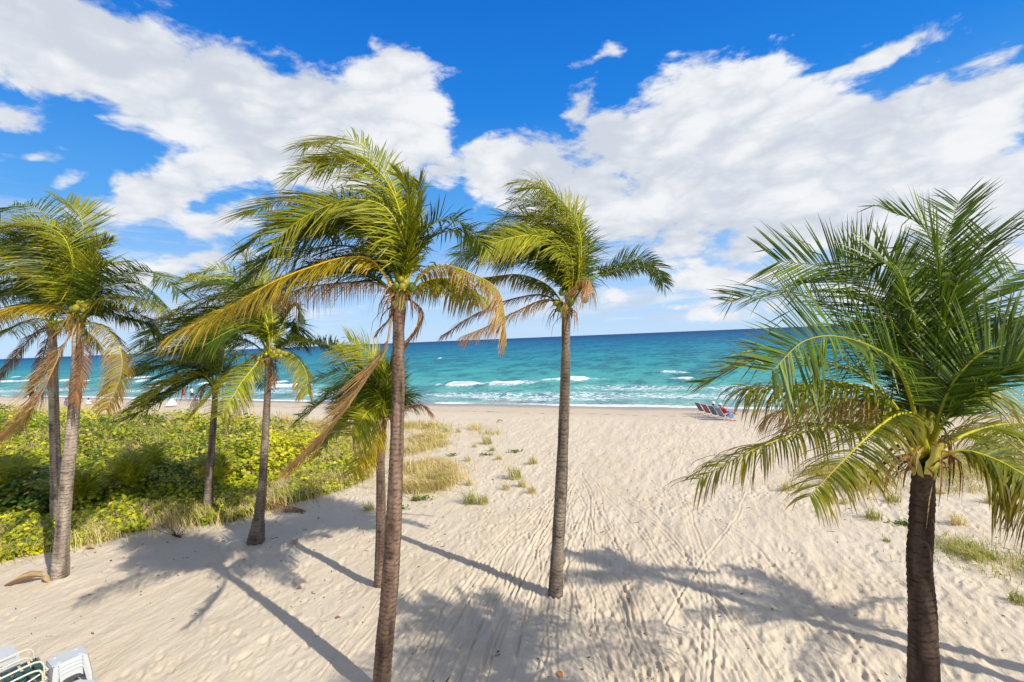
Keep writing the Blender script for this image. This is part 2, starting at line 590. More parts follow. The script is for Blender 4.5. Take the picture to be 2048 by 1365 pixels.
def build_sand():
    ths = np.concatenate([np.linspace(-180, -66, 30, endpoint=False), np.linspace(-66, -52, 40, endpoint=False),
                          np.linspace(-52, 52, 960, endpoint=False), np.linspace(52, 66, 40, endpoint=False), np.linspace(66, 180, 30)])
    th = np.radians(ths)
    rr = np.concatenate([np.geomspace(1.2, 6.0, 34, endpoint=False), np.geomspace(6.0, 60.0, 470, endpoint=False),
                         np.geomspace(60, 150, 40, endpoint=False), np.geomspace(150, 9000, 16)])
    nt, nr = len(th), len(rr)
    RR, TH = np.meshgrid(rr, th, indexing='ij')
    X, Y = RR * np.sin(TH), RR * np.cos(TH)
    s = s_of(X, Y)
    Z = base_z(X, Y)
    dry = np.clip((S0 - 4.5 - s) / 6.0, 0, 1)
    fade = 1 / (1 + (RR / 55.0) ** 3)
    veg = veg_soft(X, Y)
    open_ = 1.0 - 0.7 * veg
    Z += 0.11 * fbm(X * 0.16, Y * 0.16, 3, 3) * dry
    # wind-scuffed lee sand on the left, ridges running towards the sea
    left = 1 / (1 + np.exp((X + 1.2) / 1.3))
    rx = X * 0.94 - Y * 0.34
    ry = X * 0.34 + Y * 0.94
    rid = fbm(rx * 3.3, ry * 0.95, 11, 3, 0.5)
    Z += dry * fade * open_ * (0.044 * rid * (0.55 + 0.45 * (1 - left)))
    rip = fbm(X * 2.3 + Y * 0.5, Y * 2.2, 23, 3, 0.55)
    Z += dry * fade * open_ * 0.017 * rip
    lump = fbm(X * 5.2, Y * 4.4, 29, 2, 0.5)
    Z += dry * fade * open_ * 0.009 * lump * (1 - 0.45 * left)
    # stamps
    lth = th
    def stamp(cx, cy, ax, ay, rot, depth, rim=0.35):
        r = math.hypot(cx, cy)
        a = math.atan2(cx, cy)
        m = 2.3 * max(ax, ay)
        i0, i1 = np.searchsorted(rr, r - m), np.searchsorted(rr, r + m)
        j0, j1 = np.searchsorted(lth, a - m / r), np.searchsorted(lth, a + m / r)
        if i1 <= i0 or j1 <= j0:
            return
        dx, dy = X[i0:i1, j0:j1] - cx, Y[i0:i1, j0:j1] - cy
        c, q = math.cos(rot), math.sin(rot)
        u = (dx * c + dy * q) / ax
        v = (-dx * q + dy * c) / ay
        e = u * u + v * v
        Z[i0:i1, j0:j1] += depth * (-np.exp(-e * 1.4) + rim * np.exp(-(np.sqrt(e) - 1.35) ** 2 * 6))
    g = np.random.default_rng(5)
    N = 9000
    fx, fy = [], []
    D = g.uniform(7, 34, N) ** 1.0
    A = g.uniform(-0.85, 0.86, N)
    cx, cy = D * np.sin(A), D * np.cos(A)
    keep = g.random(N) < np.where(cx < -1.5, 0.35, 1.0)
    keep &= ~inside(VEG, cx, cy)
    keep &= fbm(cx * 0.35, cy * 0.35, 131, 3) > -0.22
    for bx_, by_ in ((1108, 1200), (757, 1180), (505, 1090), (120, 1160)):
        m_ = G(bx_, by_)
        stamp(m_[0], m_[1], 0.42, 0.42, 0, -0.07, -0.25)
    for x0, y0 in zip(cx[keep], cy[keep]):
        toward = math.atan2(x0 - 1.5, 34 - y0) if g.random() < 0.7 else g.uniform(0, 6.28)
        stamp(x0, y0, g.uniform(0.05, 0.085), g.uniform(0.12, 0.19), -toward + g.normal(0, 0.25), g.uniform(0.012, 0.034), 0.4)
    lines = list(TRACKS)
    fan = [l for l in TRACKS if len(l) >= 4 and l[-1][0] < 1320 and l[-1][0] > 1040]
    for q_ in range(26):
        a_, b_ = [catmull(np.array(fan[k_], float), 9) for k_ in g.choice(len(fan), 2, replace=False)]
        f_ = g.uniform(0.15, 0.85)
        lines.append([tuple(p_) for p_ in a_ * (1 - f_) + b_ * f_ + g.normal(0, 5, (9, 2))])
    for line in lines:
        P = np.array([G(*p)[:2] for p in line])
        P = catmull(P, 260)
        ln = np.linalg.norm(np.diff(P, axis=0), axis=1).sum()
        P = catmull(P, int(ln / 0.07))
        T = unit(np.gradient(P, axis=0))
        wob = 0.05 * fbm(np.arange(len(P)) * 0.05, np.zeros(len(P)), int(g.integers(99)), 2)
        w_ = g.uniform(0.032, 0.058)
        dp = g.uniform(0.010, 0.020)
        for k in range(len(P)):
            px_, py_ = P[k] + np.array((T[k][1], -T[k][0])) * wob[k]
            stamp(px_, py_, w_, 0.09, -math.atan2(T[k][0], T[k][1]), dp, 0.45)
    for line in BEACH_LINES:
        P = catmull(np.array([G(*p)[:2] for p in line]), 200)
        T = unit(np.gradient(P, axis=0))
        for k in range(len(P)):
            stamp(P[k][0], P[k][1], 0.12, 0.30, -math.atan2(T[k][0], T[k][1]), 0.02, 0.5)
    V = np.stack([X, Y, Z], -1).reshape(-1, 3)
    i = np.arange(nr - 1)[:, None] * nt
    j = np.arange(nt - 1)[None, :]
    F4 = np.stack([i + j, i + nt + j, i + nt + j + 1, i + j + 1], -1).reshape(-1, 4)
    cen = len(V)
    V = np.vstack([V, [0, 0, 0]])
    jj = np.arange(nt - 1)
    F3 = np.stack([np.full(nt - 1, cen), jj, jj + 1], -1)
    wet = np.append(s.ravel() - S0, -50)
    lit = np.append((veg * (0.55 + 0.45 * fbm(X * 0.5, Y * 0.5, 41, 3))).ravel(), 0)
    me = mesh_np('sand', V, [F4, F3], None, True, {'shore': wet, 'litter': lit})
    # material
    m, w = material('beach_sand')
    out = w.n('ShaderNodeOutputMaterial')
    b = w.n('ShaderNodeBsdfPrincipled')
    tc = w.n('ShaderNodeTexCoord')
    ob = tc.outputs['Object']
    n1 = w.noise(ob, 0.35, 5, 0.6)
    n2 = w.noise(ob, 9.0, 6, 0.65)
    n3 = w.noise(ob, 160.0, 2, 0.6)
    col = w.mix(w.ss(n1.outputs['Fac'], 0.3, 0.7), (0.555, 0.452, 0.305), (0.60, 0.508, 0.37))
    col = w.mix(w.ss(n2.outputs['Fac'], 0.3, 0.75, 0.0, 0.35), col, (0.47, 0.375, 0.27))
    col = w.mix(w.ss(n3.outputs['Fac'], 0.2, 0.8, 0.0, 0.3), col, (0.66, 0.575, 0.45))
    vo = w.n('ShaderNodeTexVoronoi', feature='F1')
    w.l(ob, vo.inputs['Vector'])
    vo.inputs['Scale'].default_value = 3.4
    speck = w.m('MULTIPLY', w.ss(vo.outputs['Distance'], 0.035, 0.06, 1.0, 0.0), w.ss(w.noise(ob, 1.3, 2).outputs['Fac'], 0.5, 0.6))
    col = w.mix(w.m('MULTIPLY', speck, 0.75), col, (0.10, 0.075, 0.05))
    sh = w.n('ShaderNodeAttribute', attribute_name='shore').outputs['Fac']
    wn = w.noise(ob, 0.25, 4, 0.5)
    shn = w.m('MULTIPLY_ADD', w.m('SUBTRACT', wn.outputs['Fac'], 0.5), 2.5, sh)
    wetf = w.ss(shn, -3.2, -0.8)
    damp = w.ss(shn, -9.5, -4.0, 0.0, 0.30)
    col = w.mix(damp, col, (0.42, 0.30, 0.19))
    col = w.mix(wetf, col, (0.27, 0.19, 0.12))
    wrk = w.m('MULTIPLY', w.m('MULTIPLY', w.ss(w.m('ABSOLUTE', w.m('ADD', shn, 6.3)), 0.05, 0.5, 1.0, 0.0), w.ss(w.noise(ob, 1.6, 5, 0.7).outputs['Fac'], 0.45, 0.62)), 0.6)
    col = w.mix(wrk, col, (0.13, 0.09, 0.05))
    li = w.n('ShaderNodeAttribute', attribute_name='litter').outputs['Fac']
    lm = w.m('MULTIPLY', w.ss(li, 0.05, 0.8), w.ss(w.noise(ob, 4.0, 5, 0.7).outputs['Fac'], 0.35, 0.6))
    col = w.mix(w.m('MULTIPLY', lm, 0.8), col, (0.16, 0.12, 0.06))
    w.l(col, b.inputs['Base Color'])
    w.l(w.ss(wetf, 0.0, 1.0, 0.92, 0.25), b.inputs['Roughness'])
    b.inputs['Specular IOR Level'].default_value = 0.25
    rs = w.n('ShaderNodeVectorRotate', rotation_type='Z_AXIS')
    w.l(ob, rs.inputs['Vector'])
    rs.inputs['Angle'].default_value = 0.35
    nb1 = w.noise(w.vm('MULTIPLY', rs.outputs[0], (1.0, 0.45, 1.0)), 24.0, 6, 0.68)
    nb2 = w.noise(w.vm('MULTIPLY', rs.outputs[0], (1.0, 0.40, 1.0)), 6.5, 5, 0.62)
    hgt = w.m('MULTIPLY_ADD', nb2.outputs['Fac'], 2.1, w.m('MULTIPLY', nb1.outputs['Fac'], 0.75))
    bp = w.n('ShaderNodeBump')
    w.l(w.ss(wetf, 0.0, 1.0, 0.95, 0.08), bp.inputs['Strength'])
    bp.inputs['Distance'].default_value = 0.024
    w.l(hgt, bp.inputs['Height'])
    w.l(bp.outputs[0], b.inputs['Normal'])
    w.l(b.outputs[0], out.inputs[0])
    tag(link('sand', me, mat=m), kind='structure')


build_sand()


def sea_pt(px, py):
    return ground(px, py, SEA_Z)


BREAKERS = [  # crest lines: photo bearings, height, reach
    ([(865, 774), (930, 773), (1000, 773), (1090, 769)], 0.55, 1.2, 1.0),
    ([(1075, 765), (1130, 763), (1210, 761)], 0.45, 1.1, 1.0),
    ([(1318, 749), (1350, 750), (1378, 751)], 0.35, 1.2, 0.8),
    ([(1335, 759), (1390, 758)], 0.35, 1.1, 0.8),
    ([(-80, 768), (0, 767), (75, 765)], 0.5, 1.6, 1.0),
    ([(120, 763), (180, 766)], 0.35, 1.6, 0.9),
    ([(188, 760), (240, 757)], 0.45, 1.5, 1.0),
    ([(202, 751), (222, 750)], 0.4, 1.3, 1.0),
    ([(250, 757), (300, 757)], 0.45, 1.6, 1.0),
    ([(274, 766), (320, 765)], 0.45, 1.6, 1.0),
    ([(300, 775), (380, 776)], 0.35, 1.6, 0.8),
    ([(18, 756), (42, 756)], 0.35, 1.6, 0.9),
    ([(540, 768), (585, 767)], 0.4, 1.4, 1.0),
    ([(545, 777), (640, 778)], 0.45, 1.5, 1.0),
    ([(660, 774), (720, 772)], 0.35, 1.3, 0.9),
    ([(400, 770), (460, 771)], 0.4, 1.5, 0.9),
    ([(-300, 778), (-180, 776)], 0.45, 1.5, 1.0),
    ([(1900, 750), (2010, 746)], 0.4, 1.2, 0.9),
    ([(2100, 765), (2260, 760)], 0.45, 1.2, 1.0),
    ([(1338, 738), (1348, 738)], 0.3, 1.2, 0.9),
    ([(876, 719), (886, 719)], 0.4, 2.0, 0.9),
]
LACE = [(1280, 775, 9, 3.6), (1350, 790, 8, 3.0), (1200, 790, 9, 2.6), (1100, 795, 10, 2.4), (1430, 790, 7, 3.0), (950, 790, 8, 2.0), (1010, 764, 6, 1.6),
        (1500, 775, 6, 4.0), (1560, 790, 6, 3.0), (1650, 780, 7, 4.0), (1750, 780, 7, 4.0), (1850, 780, 7, 4.0), (100, 780, 14, 4.0), (300, 783, 12, 3.0), (0, 782, 14, 4.0), (560, 785, 8, 2.2), (700, 788, 8, 2.5)]


def build_sea():
    th = np.radians(np.concatenate([np.linspace(-100, -56, 50, endpoint=False), np.linspace(-56, 56, 620, endpoint=False), np.linspace(56, 100, 50)]))
    rr = np.concatenate([np.geomspace(20.0, 90.0, 260, endpoint=False), np.geomspace(90, 500, 130, endpoint=False), np.geomspace(500, 24000, 60)])
    nt, nr = len(th), len(rr)
    RR, TH = np.meshgrid(rr, th, indexing='ij')
    X, Y = RR * np.sin(TH), RR * np.cos(TH)
    s, t = s_of(X, Y), t_of(X, Y)
    d = s - S0
    off = np.clip(d / 6.0, 0, 1)
    Z = np.zeros_like(X)
    warp = 1.5 * fbm(t * 0.05, s * 0.05, 77, 2)
    res = 1 / (1 + (RR / 260.0) ** 2)
    Z += 0.34 * fbm((s + warp * 2) * 0.13, t * 0.045, 51, 2) * res * off
    Z += 0.22 * fbm((s + warp) * 0.40, t * 0.14, 61, 3) * off / (1 + (RR / 150.0) ** 2)
    Z += 0.07 * fbm(s * 1.5 + t * 0.3, t * 0.7, 71, 2) * off / (1 + (RR / 60.0) ** 2)
    foam = np.zeros_like(X)
    lace = np.zeros_like(X)
    for pts, hh, reach, am in BREAKERS:
        P = np.array([sea_pt(*p)[:2] for p in pts])
        st, ss_ = t_of(P[:, 0], P[:, 1]), s_of(P[:, 0], P[:, 1])
        o = np.argsort(st)
        st, ss_ = st[o], ss_[o]
        cs = np.interp(t, st, ss_) + 0.5 * fbm(t * 0.35, t * 0, 91, 3)
        edge = np.clip((t - st[0]) / 1.6 + .4, 0, 1) * np.clip((st[-1] - t) / 1.6 + .4, 0, 1)
        edge *= np.clip(0.75 + 0.8 * fbm(t * 0.5, s * 0, 93, 2), 0, 1)
        q = (s - cs) / reach
        Z += hh * edge * np.exp(-np.where(q < 0, (q * 1.5) ** 2, (q * 0.8) ** 2))
        sw = np.clip((t - st[0] + 7) / 6, 0, 1) * np.clip((st[-1] + 7 - t) / 6, 0, 1)
        Z += hh * 0.45 * sw * np.exp(-(q * 0.6) ** 2)
        foam = np.maximum(foam, am * edge * np.exp(-np.where(q < 0, (q * 0.95) ** 2, (q * 2.4) ** 2)))
        lace = np.maximum(lace, 0.55 * edge * np.exp(-np.where(q > 0, (q * 0.45) ** 2, (q * 0.5) ** 2)))
    for px, py, rt, rs in LACE:
        p = sea_pt(px, py)
        lace = np.maximum(lace, 0.95 * np.exp(-((t - t_of(p[0], p[1])) / rt) ** 2 - ((s - s_of(p[0], p[1])) / rs) ** 2))
    edge_n = 0.9 * fbm(t * 0.10, t * 0, 95, 3) + 0.25 * fbm(t * 0.6, s * 0.2, 97, 2)
    dd = d + edge_n * 1.2
    foam = np.maximum(foam, 0.95 * np.exp(-((dd - 0.5) / 0.9) ** 2) * np.clip(0.75 + 0.7 * fbm(t * 0.2, t * 0, 99, 2), 0.25, 1))
    lace = np.maximum(lace, np.clip(1.0 - dd / 10.0, 0, 1) * 0.42)
    Z = Z * np.clip((d + 1.5) / 4.0, 0.12, 1) + SEA_Z
    Z += 0.07 * edge_n * np.exp(-(d / 3.0) ** 2)
    # scattered whitecaps far out
    wc = fbm(s * 0.16 / (1 + RR / 500), t * 0.09, 103, 3)
    foam = np.maximum(foam, 0.0 * wc)
    V = np.stack([X, Y, Z], -1).reshape(-1, 3)
    i = np.arange(nr - 1)[:, None] * nt
    j = np.arange(nt - 1)[None, :]
    F = np.stack([i + j, i + nt + j, i + nt + j + 1, i + j + 1], -1).reshape(-1, 4)
    keep = (d.ravel()[F] > -7.0).any(axis=1)
    F = F[keep]
    used = np.zeros(len(V), bool)
    used[F.ravel()] = True
    idx = np.cumsum(used) - 1
    me = mesh_np('sea', V[used], [idx[F]], None, True,
                 {'shore': d.ravel()[used], 'foam': foam.ravel()[used], 'lace': lace.ravel()[used]})
    m, w = material('sea_water')
    out = w.n('ShaderNodeOutputMaterial')
    tc = w.n('ShaderNodeTexCoord')
    rot = w.n('ShaderNodeVectorRotate', rotation_type='Z_AXIS')
    w.l(tc.outputs['Object'], rot.inputs['Vector'])
    rot.inputs['Angle'].default_value = math.atan(SLOPE)
    ob = rot.outputs[0]
    sh = w.n('ShaderNodeAttribute', attribute_name='shore').outputs['Fac']
    fo = w.n('ShaderNodeAttribute', attribute_name='foam').outputs['Fac']
    la = w.n('ShaderNodeAttribute', attribute_name='lace').outputs['Fac']
    lg = w.m('LOGARITHM', w.m('MAXIMUM', w.m('ADD', sh, 4.0), 1.0), 10.0)
    pn = w.noise(w.vm('MULTIPLY', ob, (0.012, 0.035, 0.03)), 1.0, 4, 0.55)
    lgn = w.m('MULTIPLY_ADD', w.m('SUBTRACT', pn.outputs['Fac'], 0.5), 0.55, lg)
    cr = w.n('ShaderNodeValToRGB')
    w.l(w.m('DIVIDE', lgn, 4.2), cr.inputs[0])
    el = cr.color_ramp.elements
    stops = [(0.10, (0.33, 0.39, 0.30)), (0.20, (0.23, 0.45, 0.37)), (0.30, (0.115, 0.42, 0.35)), (0.40, (0.035, 0.33, 0.32)), (0.50, (0.012, 0.235, 0.30)),
             (0.62, (0.006, 0.155, 0.285)), (0.76, (0.005, 0.075, 0.19)), (1.0, (0.004, 0.045, 0.14))]
    while len(el) < len(stops):
        el.new(0.5)
    for e, (ps, c) in zip(el, stops):
        e.position = ps
        e.color = (*c, 1)
    fl1 = w.noise(w.vm('MULTIPLY', ob, (0.38, 0.17, 1.0)), 1.0, 4, 0.6)
    fl2 = w.noise(w.vm('MULTIPLY', ob, (0.075, 0.024, 1.0)), 1.0, 6, 0.66)
    flm = w.m('ADD', w.m('MULTIPLY', fl1.outputs['Fac'], 0.55), w.m('MULTIPLY', fl2.outputs['Fac'], 0.45))
    col = w.mix(w.ss(flm, 0.455, 0.565, 0.0, 0.95), cr.outputs[0], w.vm('MULTIPLY', cr.outputs[0], (0.35, 0.55, 0.64)))
    # lacy foam: ridged cells drifting over the shallows
    wp = w.noise(ob, 0.55, 4, 0.6)
    lv = w.vm('ADD', w.vm('MULTIPLY', ob, (0.55, 1.1, 1.0)), w.vm('MULTIPLY', wp.outputs['Color'], (2.2, 2.2, 0)))
    vo = w.n('ShaderNodeTexVoronoi', feature='DISTANCE_TO_EDGE')
    w.l(lv, vo.inputs['Vector'])
    vo.inputs['Scale'].default_value = 1.5
    fine = w.noise(w.vm('MULTIPLY', ob, (0.8, 1.6, 1.0)), 2.6, 6, 0.7)
    thick = w.m('MULTIPLY', w.m('MULTIPLY', la, w.ss(fine.outputs['Fac'], 0.3, 0.7)), 0.42)
    cell = w.m('SUBTRACT', 1.0, w.m('DIVIDE', vo.outputs['Distance'], w.m('MAXIMUM', thick, 0.002)), clamp=True)
    lacem = w.m('MULTIPLY', w.ss(cell, 0.0, 0.6), w.ss(la, 0.12, 0.6))
    sol = w.ss(w.m('MULTIPLY_ADD', w.m('SUBTRACT', fine.outputs['Fac'], 0.5), 0.9, fo), 0.28, 0.55)
    # small whitecaps offshore
    wcn = w.noise(w.vm('MULTIPLY', ob, (0.05, 0.16, 1.0)), 1.0, 6, 0.62)
    wc = w.m('MULTIPLY', w.ss(wcn.outputs['Fac'], 0.735, 0.76), w.ss(sh, 15.0, 30.0))
    fm = w.m('MAXIMUM', w.m('MAXIMUM', w.m('MULTIPLY', lacem, 0.85), sol), w.m('MULTIPLY', wc, 0.8))
    col = w.mix(fm, col, (0.80, 0.84, 0.86))
    b1 = w.noise(w.vm('MULTIPLY', ob, (0.5, 1.3, 1.0)), 0.75, 6, 0.62)
    b2 = w.noise(w.vm('MULTIPLY', ob, (0.06, 0.15, 1.0)), 1.0, 5, 0.6)
    hgt = w.m('MULTIPLY_ADD', b2.outputs['Fac'], 4.5, w.m('MULTIPLY', b1.outputs['Fac'], 0.85))
    hgt = w.m('MULTIPLY_ADD', fm, 0.08, hgt)
    bp = w.n('ShaderNodeBump')
    bp.inputs['Strength'].default_value = 1.0
    bp.inputs['Distance'].default_value = 0.75
    w.l(hgt, bp.inputs['Height'])
    dif = w.n('ShaderNodeBsdfDiffuse')
    w.l(col, dif.inputs['Color'])
    w.l(bp.outputs[0], dif.inputs['Normal'])
    glo = w.n('ShaderNodeBsdfGlossy')
    glo.inputs['Roughness'].default_value = 0.12
    w.l(bp.outputs[0], glo.inputs['Normal'])
    fr = w.n('ShaderNodeFresnel')
    fr.inputs['IOR'].default_value = 1.33
    w.l(bp.outputs[0], fr.inputs['Normal'])
    # steep choppy faces keep the sea from mirroring the sky fully at low angles
    fac = w.m('MINIMUM', fr.outputs[0], w.ss(lg, 1.2, 2.6, 0.24, 0.10, 'LINEAR'))
    fac = w.m('MULTIPLY', fac, w.m('SUBTRACT', 1.0, fm))
    mx = w.n('ShaderNodeMixShader')
    w.l(fac, mx.inputs[0])
    w.l(dif.outputs[0], mx.inputs[1])
    w.l(glo.outputs[0], mx.inputs[2])
    w.l(mx.outputs[0], out.inputs[0])
    tag(link('sea', me, mat=m), kind='structure')


build_sea()

# ------------------------------------------------------------------ palms
WIND = np.array((-1.0, 0.25, 0.05))
UP = np.array((0.0, 0.0, 1.0))
GREEN_D = np.array((0.032, 0.066, 0.008))
GREEN_M = np.array((0.115, 0.18, 0.009))
YGREEN = np.array((0.43, 0.40, 0.008))
YELLOW = np.array((0.72, 0.45, 0.02))
BROWN = np.array((0.38, 0.19, 0.065))
DBROWN = np.array((0.12, 0.062, 0.03))
STRAW = np.array((0.50, 0.33, 0.15))

STYLES = dict(  # (leaf colour a, leaf colour b, midrib, tip-brown, gravity, wind, dihedral, length, spread)
    green=dict(a=GREEN_D, b=GREEN_M, rib=YGREEN * 0.8, tip=0.15, grav=0.32, wind=0.22, dih=0.15, len=0.92, fwd=0.62),
    dark=dict(a=GREEN_D * 0.9, b=GREEN_M * 1.0, rib=GREEN_M * 1.4, tip=0.25, grav=0.5, wind=0.28, dih=0.1, len=0.90, fwd=0.62),
    lime=dict(a=GREEN_M, b=YGREEN, rib=YGREEN * 1.1, tip=0.42, grav=0.36, wind=0.28, dih=0.12, len=0.94, fwd=0.66),
    yellow=dict(a=YGREEN * 0.9, b=YELLOW * 0.65, rib=YELLOW, tip=0.75, grav=1.0, wind=0.22, dih=0.0, len=0.80, fwd=0.5),
    drygreen=dict(a=GREEN_M, b=YGREEN * 0.7, rib=YGREEN, tip=0.9, grav=1.25, wind=0.2, dih=-0.1, len=0.78, fwd=0.42),
    rust=dict(a=YGREEN * 0.75, b=BROWN, rib=YGREEN, tip=1.0, grav=1.2, wind=0.25, dih=-0.1, len=0.78, fwd=0.45),
    brown=dict(a=BROWN, b=STRAW, rib=BROWN, tip=0.9, grav=1.3, wind=0.28, dih=-0.1, len=0.74, fwd=0.5),
    dead=dict(a=BROWN, b=STRAW * 0.9, rib=STRAW * 0.8, tip=0.6, grav=0.35, wind=0.35, dih=0.0, len=1.0, fwd=0.95),
    deaddark=dict(a=DBROWN, b=BROWN, rib=DBROWN, tip=0.5, grav=0.9, wind=0.25, dih=0.0, len=0.55, fwd=1.2),
    up=dict(a=GREEN_M * 0.8, b=YGREEN * 0.8, rib=YGREEN, tip=0.10, grav=0.08, wind=0.22, dih=0.35, len=0.85, fwd=0.9),
    upbig=dict(a=GREEN_D * 0.8, b=GREEN_M * 1.5, rib=YGREEN * 0.7, tip=0.15, grav=0.07, wind=0.04, dih=0.4, len=0.78, fwd=0.8),
    mixed=dict(a=GREEN_M * 0.7, b=YGREEN * 0.6, rib=YGREEN * 1.1, tip=0.8, grav=0.8, wind=0.10, dih=0.05, len=0.72, fwd=0.6),
    mid=dict(a=GREEN_D * 0.8, b=GREEN_M * 1.5, rib=YGREEN * 0.8, tip=0.25, grav=0.20, wind=0.08, dih=0.2, len=0.72, fwd=0.7),
)


NMUL = 3.0


def frond(palm, base, P3, style, n=44, scale=1.0, twist=0.0, rib_r=0.019, petiole=0.13, seed=0, wmul=1.0, width=0.024, lenmul=1.0, segs=3, name='frond'):
    """P3: 3D control points in world space (palm Empty sits at `base`)"""
    g = np.random.default_rng(seed + 1000)
    st = STYLES[style]
    NS = 40
    P = catmull(np.asarray(P3) - base, NS)
    L = np.linalg.norm(np.diff(P, axis=0), axis=1).sum()
    u = np.linspace(0, 1, NS)
    rad = rib_r * scale * (1.35 - 1.2 * u ** 0.7 + 0.02) * np.where(u < 0.08, 1 + 1.2 * (0.08 - u) / 0.08, 1)
    rad = np.maximum(rad, 0.0035)
    V, f4, f3 = tube_vf(P, rad, 6)
    tipf = np.repeat(np.clip((u - 0.55) / 0.45, 0, 1) * st['tip'], 6)
    colr = st['rib'][None, :] * (1 - tipf[:, None]) + BROWN[None, :] * tipf[:, None]
    colr = np.vstack([colr, colr[:1], colr[-1:]])
    fr = link(name, mesh_np('frond_midrib', V, [f4, f3], colr), palm, None, MAT['rachis'])
    # leaflets
    T = unit(np.gradient(P, axis=0))
    h = P[-1] - P[0]
    h[2] = 0
    if np.linalg.norm(h) < 0.25 * L:
        h = np.array((-1.0, 0.0, 0)) * 0.6 + h
    hN = unit(h)
    S0_ = np.cross(hN, UP)
    tt = petiole + (1 - petiole) * (np.linspace(0.0, 1, n) ** 1.05)
    Vs, F4s, F3s, Cs = [], [], [], []
    nv = 0
    n = int(n * NMUL)
    tt = petiole + (1 - petiole) * (np.linspace(0.0, 1, n) ** 1.05)
    kk = np.arange(n)
    for sg in (-1, 1):
        ti = np.clip(tt + g.normal(0, 0.25 / n, n), petiole, 0.998)
        Pi = np.stack([np.interp(ti, u, P[:, c]) for c in range(3)], -1)
        Ti = unit(np.stack([np.interp(ti, u, T[:, c]) for c in range(3)], -1))
        S = unit(S0_[None, :] - Ti * (Ti @ S0_)[:, None])
        Nn = np.cross(S, Ti)
        flip = np.where(Nn[:, 2:3] < -0.75, 1, 1)
        tw = R(twist * 1.35) * (0.6 + 0.4 * ti)[:, None] + g.normal(0, 0.06, (n, 1))
        S2 = S * np.cos(tw) + Nn * np.sin(tw)
        N2 = np.cross(S2, Ti)
        fwd = st['fwd'] * (0.6 + 0.9 * ti ** 2)[:, None] + g.normal(0, 0.05, (n, 1))
        clump = 0.7 * fbm(ti * 17.0, np.full(n, 3.7 * sg), seed + 5, 3)[:, None]
        fwd = fwd * (1 + 0.45 * clump)
        dihj = 0.38 * fbm(ti * 11.0, np.full(n, 9.1 * sg), seed + 6, 3)[:, None]
        d = sg * S2 + N2 * dihj + Ti * fwd + N2 * (st['dih'] + g.normal(0, 0.06, (n, 1))) + WIND * st['wind'] * wmul
        d = unit(d + g.normal(0, 0.03, (n, 3)))
        prof = np.interp(ti, [0, petiole, petiole + 0.12, 0.45, 0.75, 0.92, 1.0], [0.42, 0.5, 0.88, 1.0, 0.97, 0.82, 0.55])
        ln = st['len'] * scale * lenmul * prof * g.uniform(0.86, 1.1, n)
        brk = g.random(n) < (0.07 + 0.16 * st['tip'])
        ln = ln * (1 + 0.30 * fbm(ti * 9.0, np.full(n, 1.3 * sg), seed + 7, 2))
        ln = np.where(g.random(n) < 0.05, ln * 0.08, ln)
        ln = np.where(brk, ln * g.uniform(0.4, 0.8, n), ln)
        stn = [0.0, 0.3, 0.65, 1.0] if segs == 3 else [0.0, 0.22, 0.48, 0.75, 1.0]
        wpf = [0.55, 1.0, 0.78, 0.04] if segs == 3 else [0.5, 1.0, 0.95, 0.66, 0.04]
        pts = [Pi]
        dirs = [d]
        dc = d
        fold = (g.random(n) < 0.10 + 0.15 * st['tip'])[:, None] * g.uniform(0.3, 1.1, (n, 1))
        for a_, b_ in zip(stn[:-1], stn[1:]):
            bend = st['grav'] * (b_ ** 1.2) * 0.55 * g.uniform(0.6, 1.35, (n, 1))
            dc = unit(dc - UP * (bend + (fold if b_ > 0.6 and b_ < 0.9 else 0.0)) + WIND * st['wind'] * wmul * 0.35 * b_)
            pts.append(pts[-1] + dc * (ln * (b_ - a_))[:, None])
            dirs.append(dc)
        wd0 = width * scale * g.uniform(0.75, 1.15, n) * (0.6 if style in ('dead', 'deaddark', 'brown') else 1.0)
        rnd = g.normal(0.25, 0.30, (n, 1))
        col_mix = np.clip(g.normal(0.5, 0.28, n) + 0.25 * (ti - 0.5) * st['tip'], 0, 1)[:, None]
        c0 = st['a'] * (1 - col_mix) + st['b'] * col_mix
        tipr = np.clip(g.random(n) * 0.9 + (ti ** 2) * 0.7, 0, 1) * st['tip']
        rows = []
        cols = []
        for k_, (q, dk) in enumerate(zip(pts, dirs)):
            W = unit(Ti - dk * np.sum(Ti * dk, axis=1, keepdims=True))
            B = np.cross(dk, W)
            W = W * np.cos(rnd) + B * np.sin(rnd)
            hw = (wd0 * wpf[k_] * 0.5)[:, None]
            fb = np.clip((stn[k_] - 0.35) / 0.65, 0, 1) * tipr
            cc = c0 * (1 - fb[:, None]) + (BROWN * g.uniform(0.45, 1.15, (n, 1))) * fb[:, None]
            if k_ < len(pts) - 1:
                rows += [q - W * hw, q + W * hw]
                cols += [cc, cc]
            else:
                rows += [q]
                cols += [cc]
        m_ = len(rows)
        VV = np.stack(rows, 1).reshape(-1, 3)
        Vs.append(VV)
        Cs.append(np.stack(cols, 1).reshape(-1, 3))
        b0 = nv + kk * m_
        for q in range(len(pts) - 2):
            F4s.append(np.stack([b0 + 2 * q, b0 + 2 * q + 1, b0 + 2 * q + 3, b0 + 2 * q + 2], -1))
        q = len(pts) - 2
        F3s.append(np.stack([b0 + 2 * q, b0 + 2 * q + 1, b0 + 2 * q + 2], -1))
        nv += len(VV)
    me = mesh_np('frond_leaflets', np.vstack(Vs), [np.vstack(F4s), np.vstack(F3s)], np.vstack(Cs), True)
    lf = link('leaflets', me, fr, None, MAT['leaf'])
    lf['kind'] = 'stuff'
    return fr


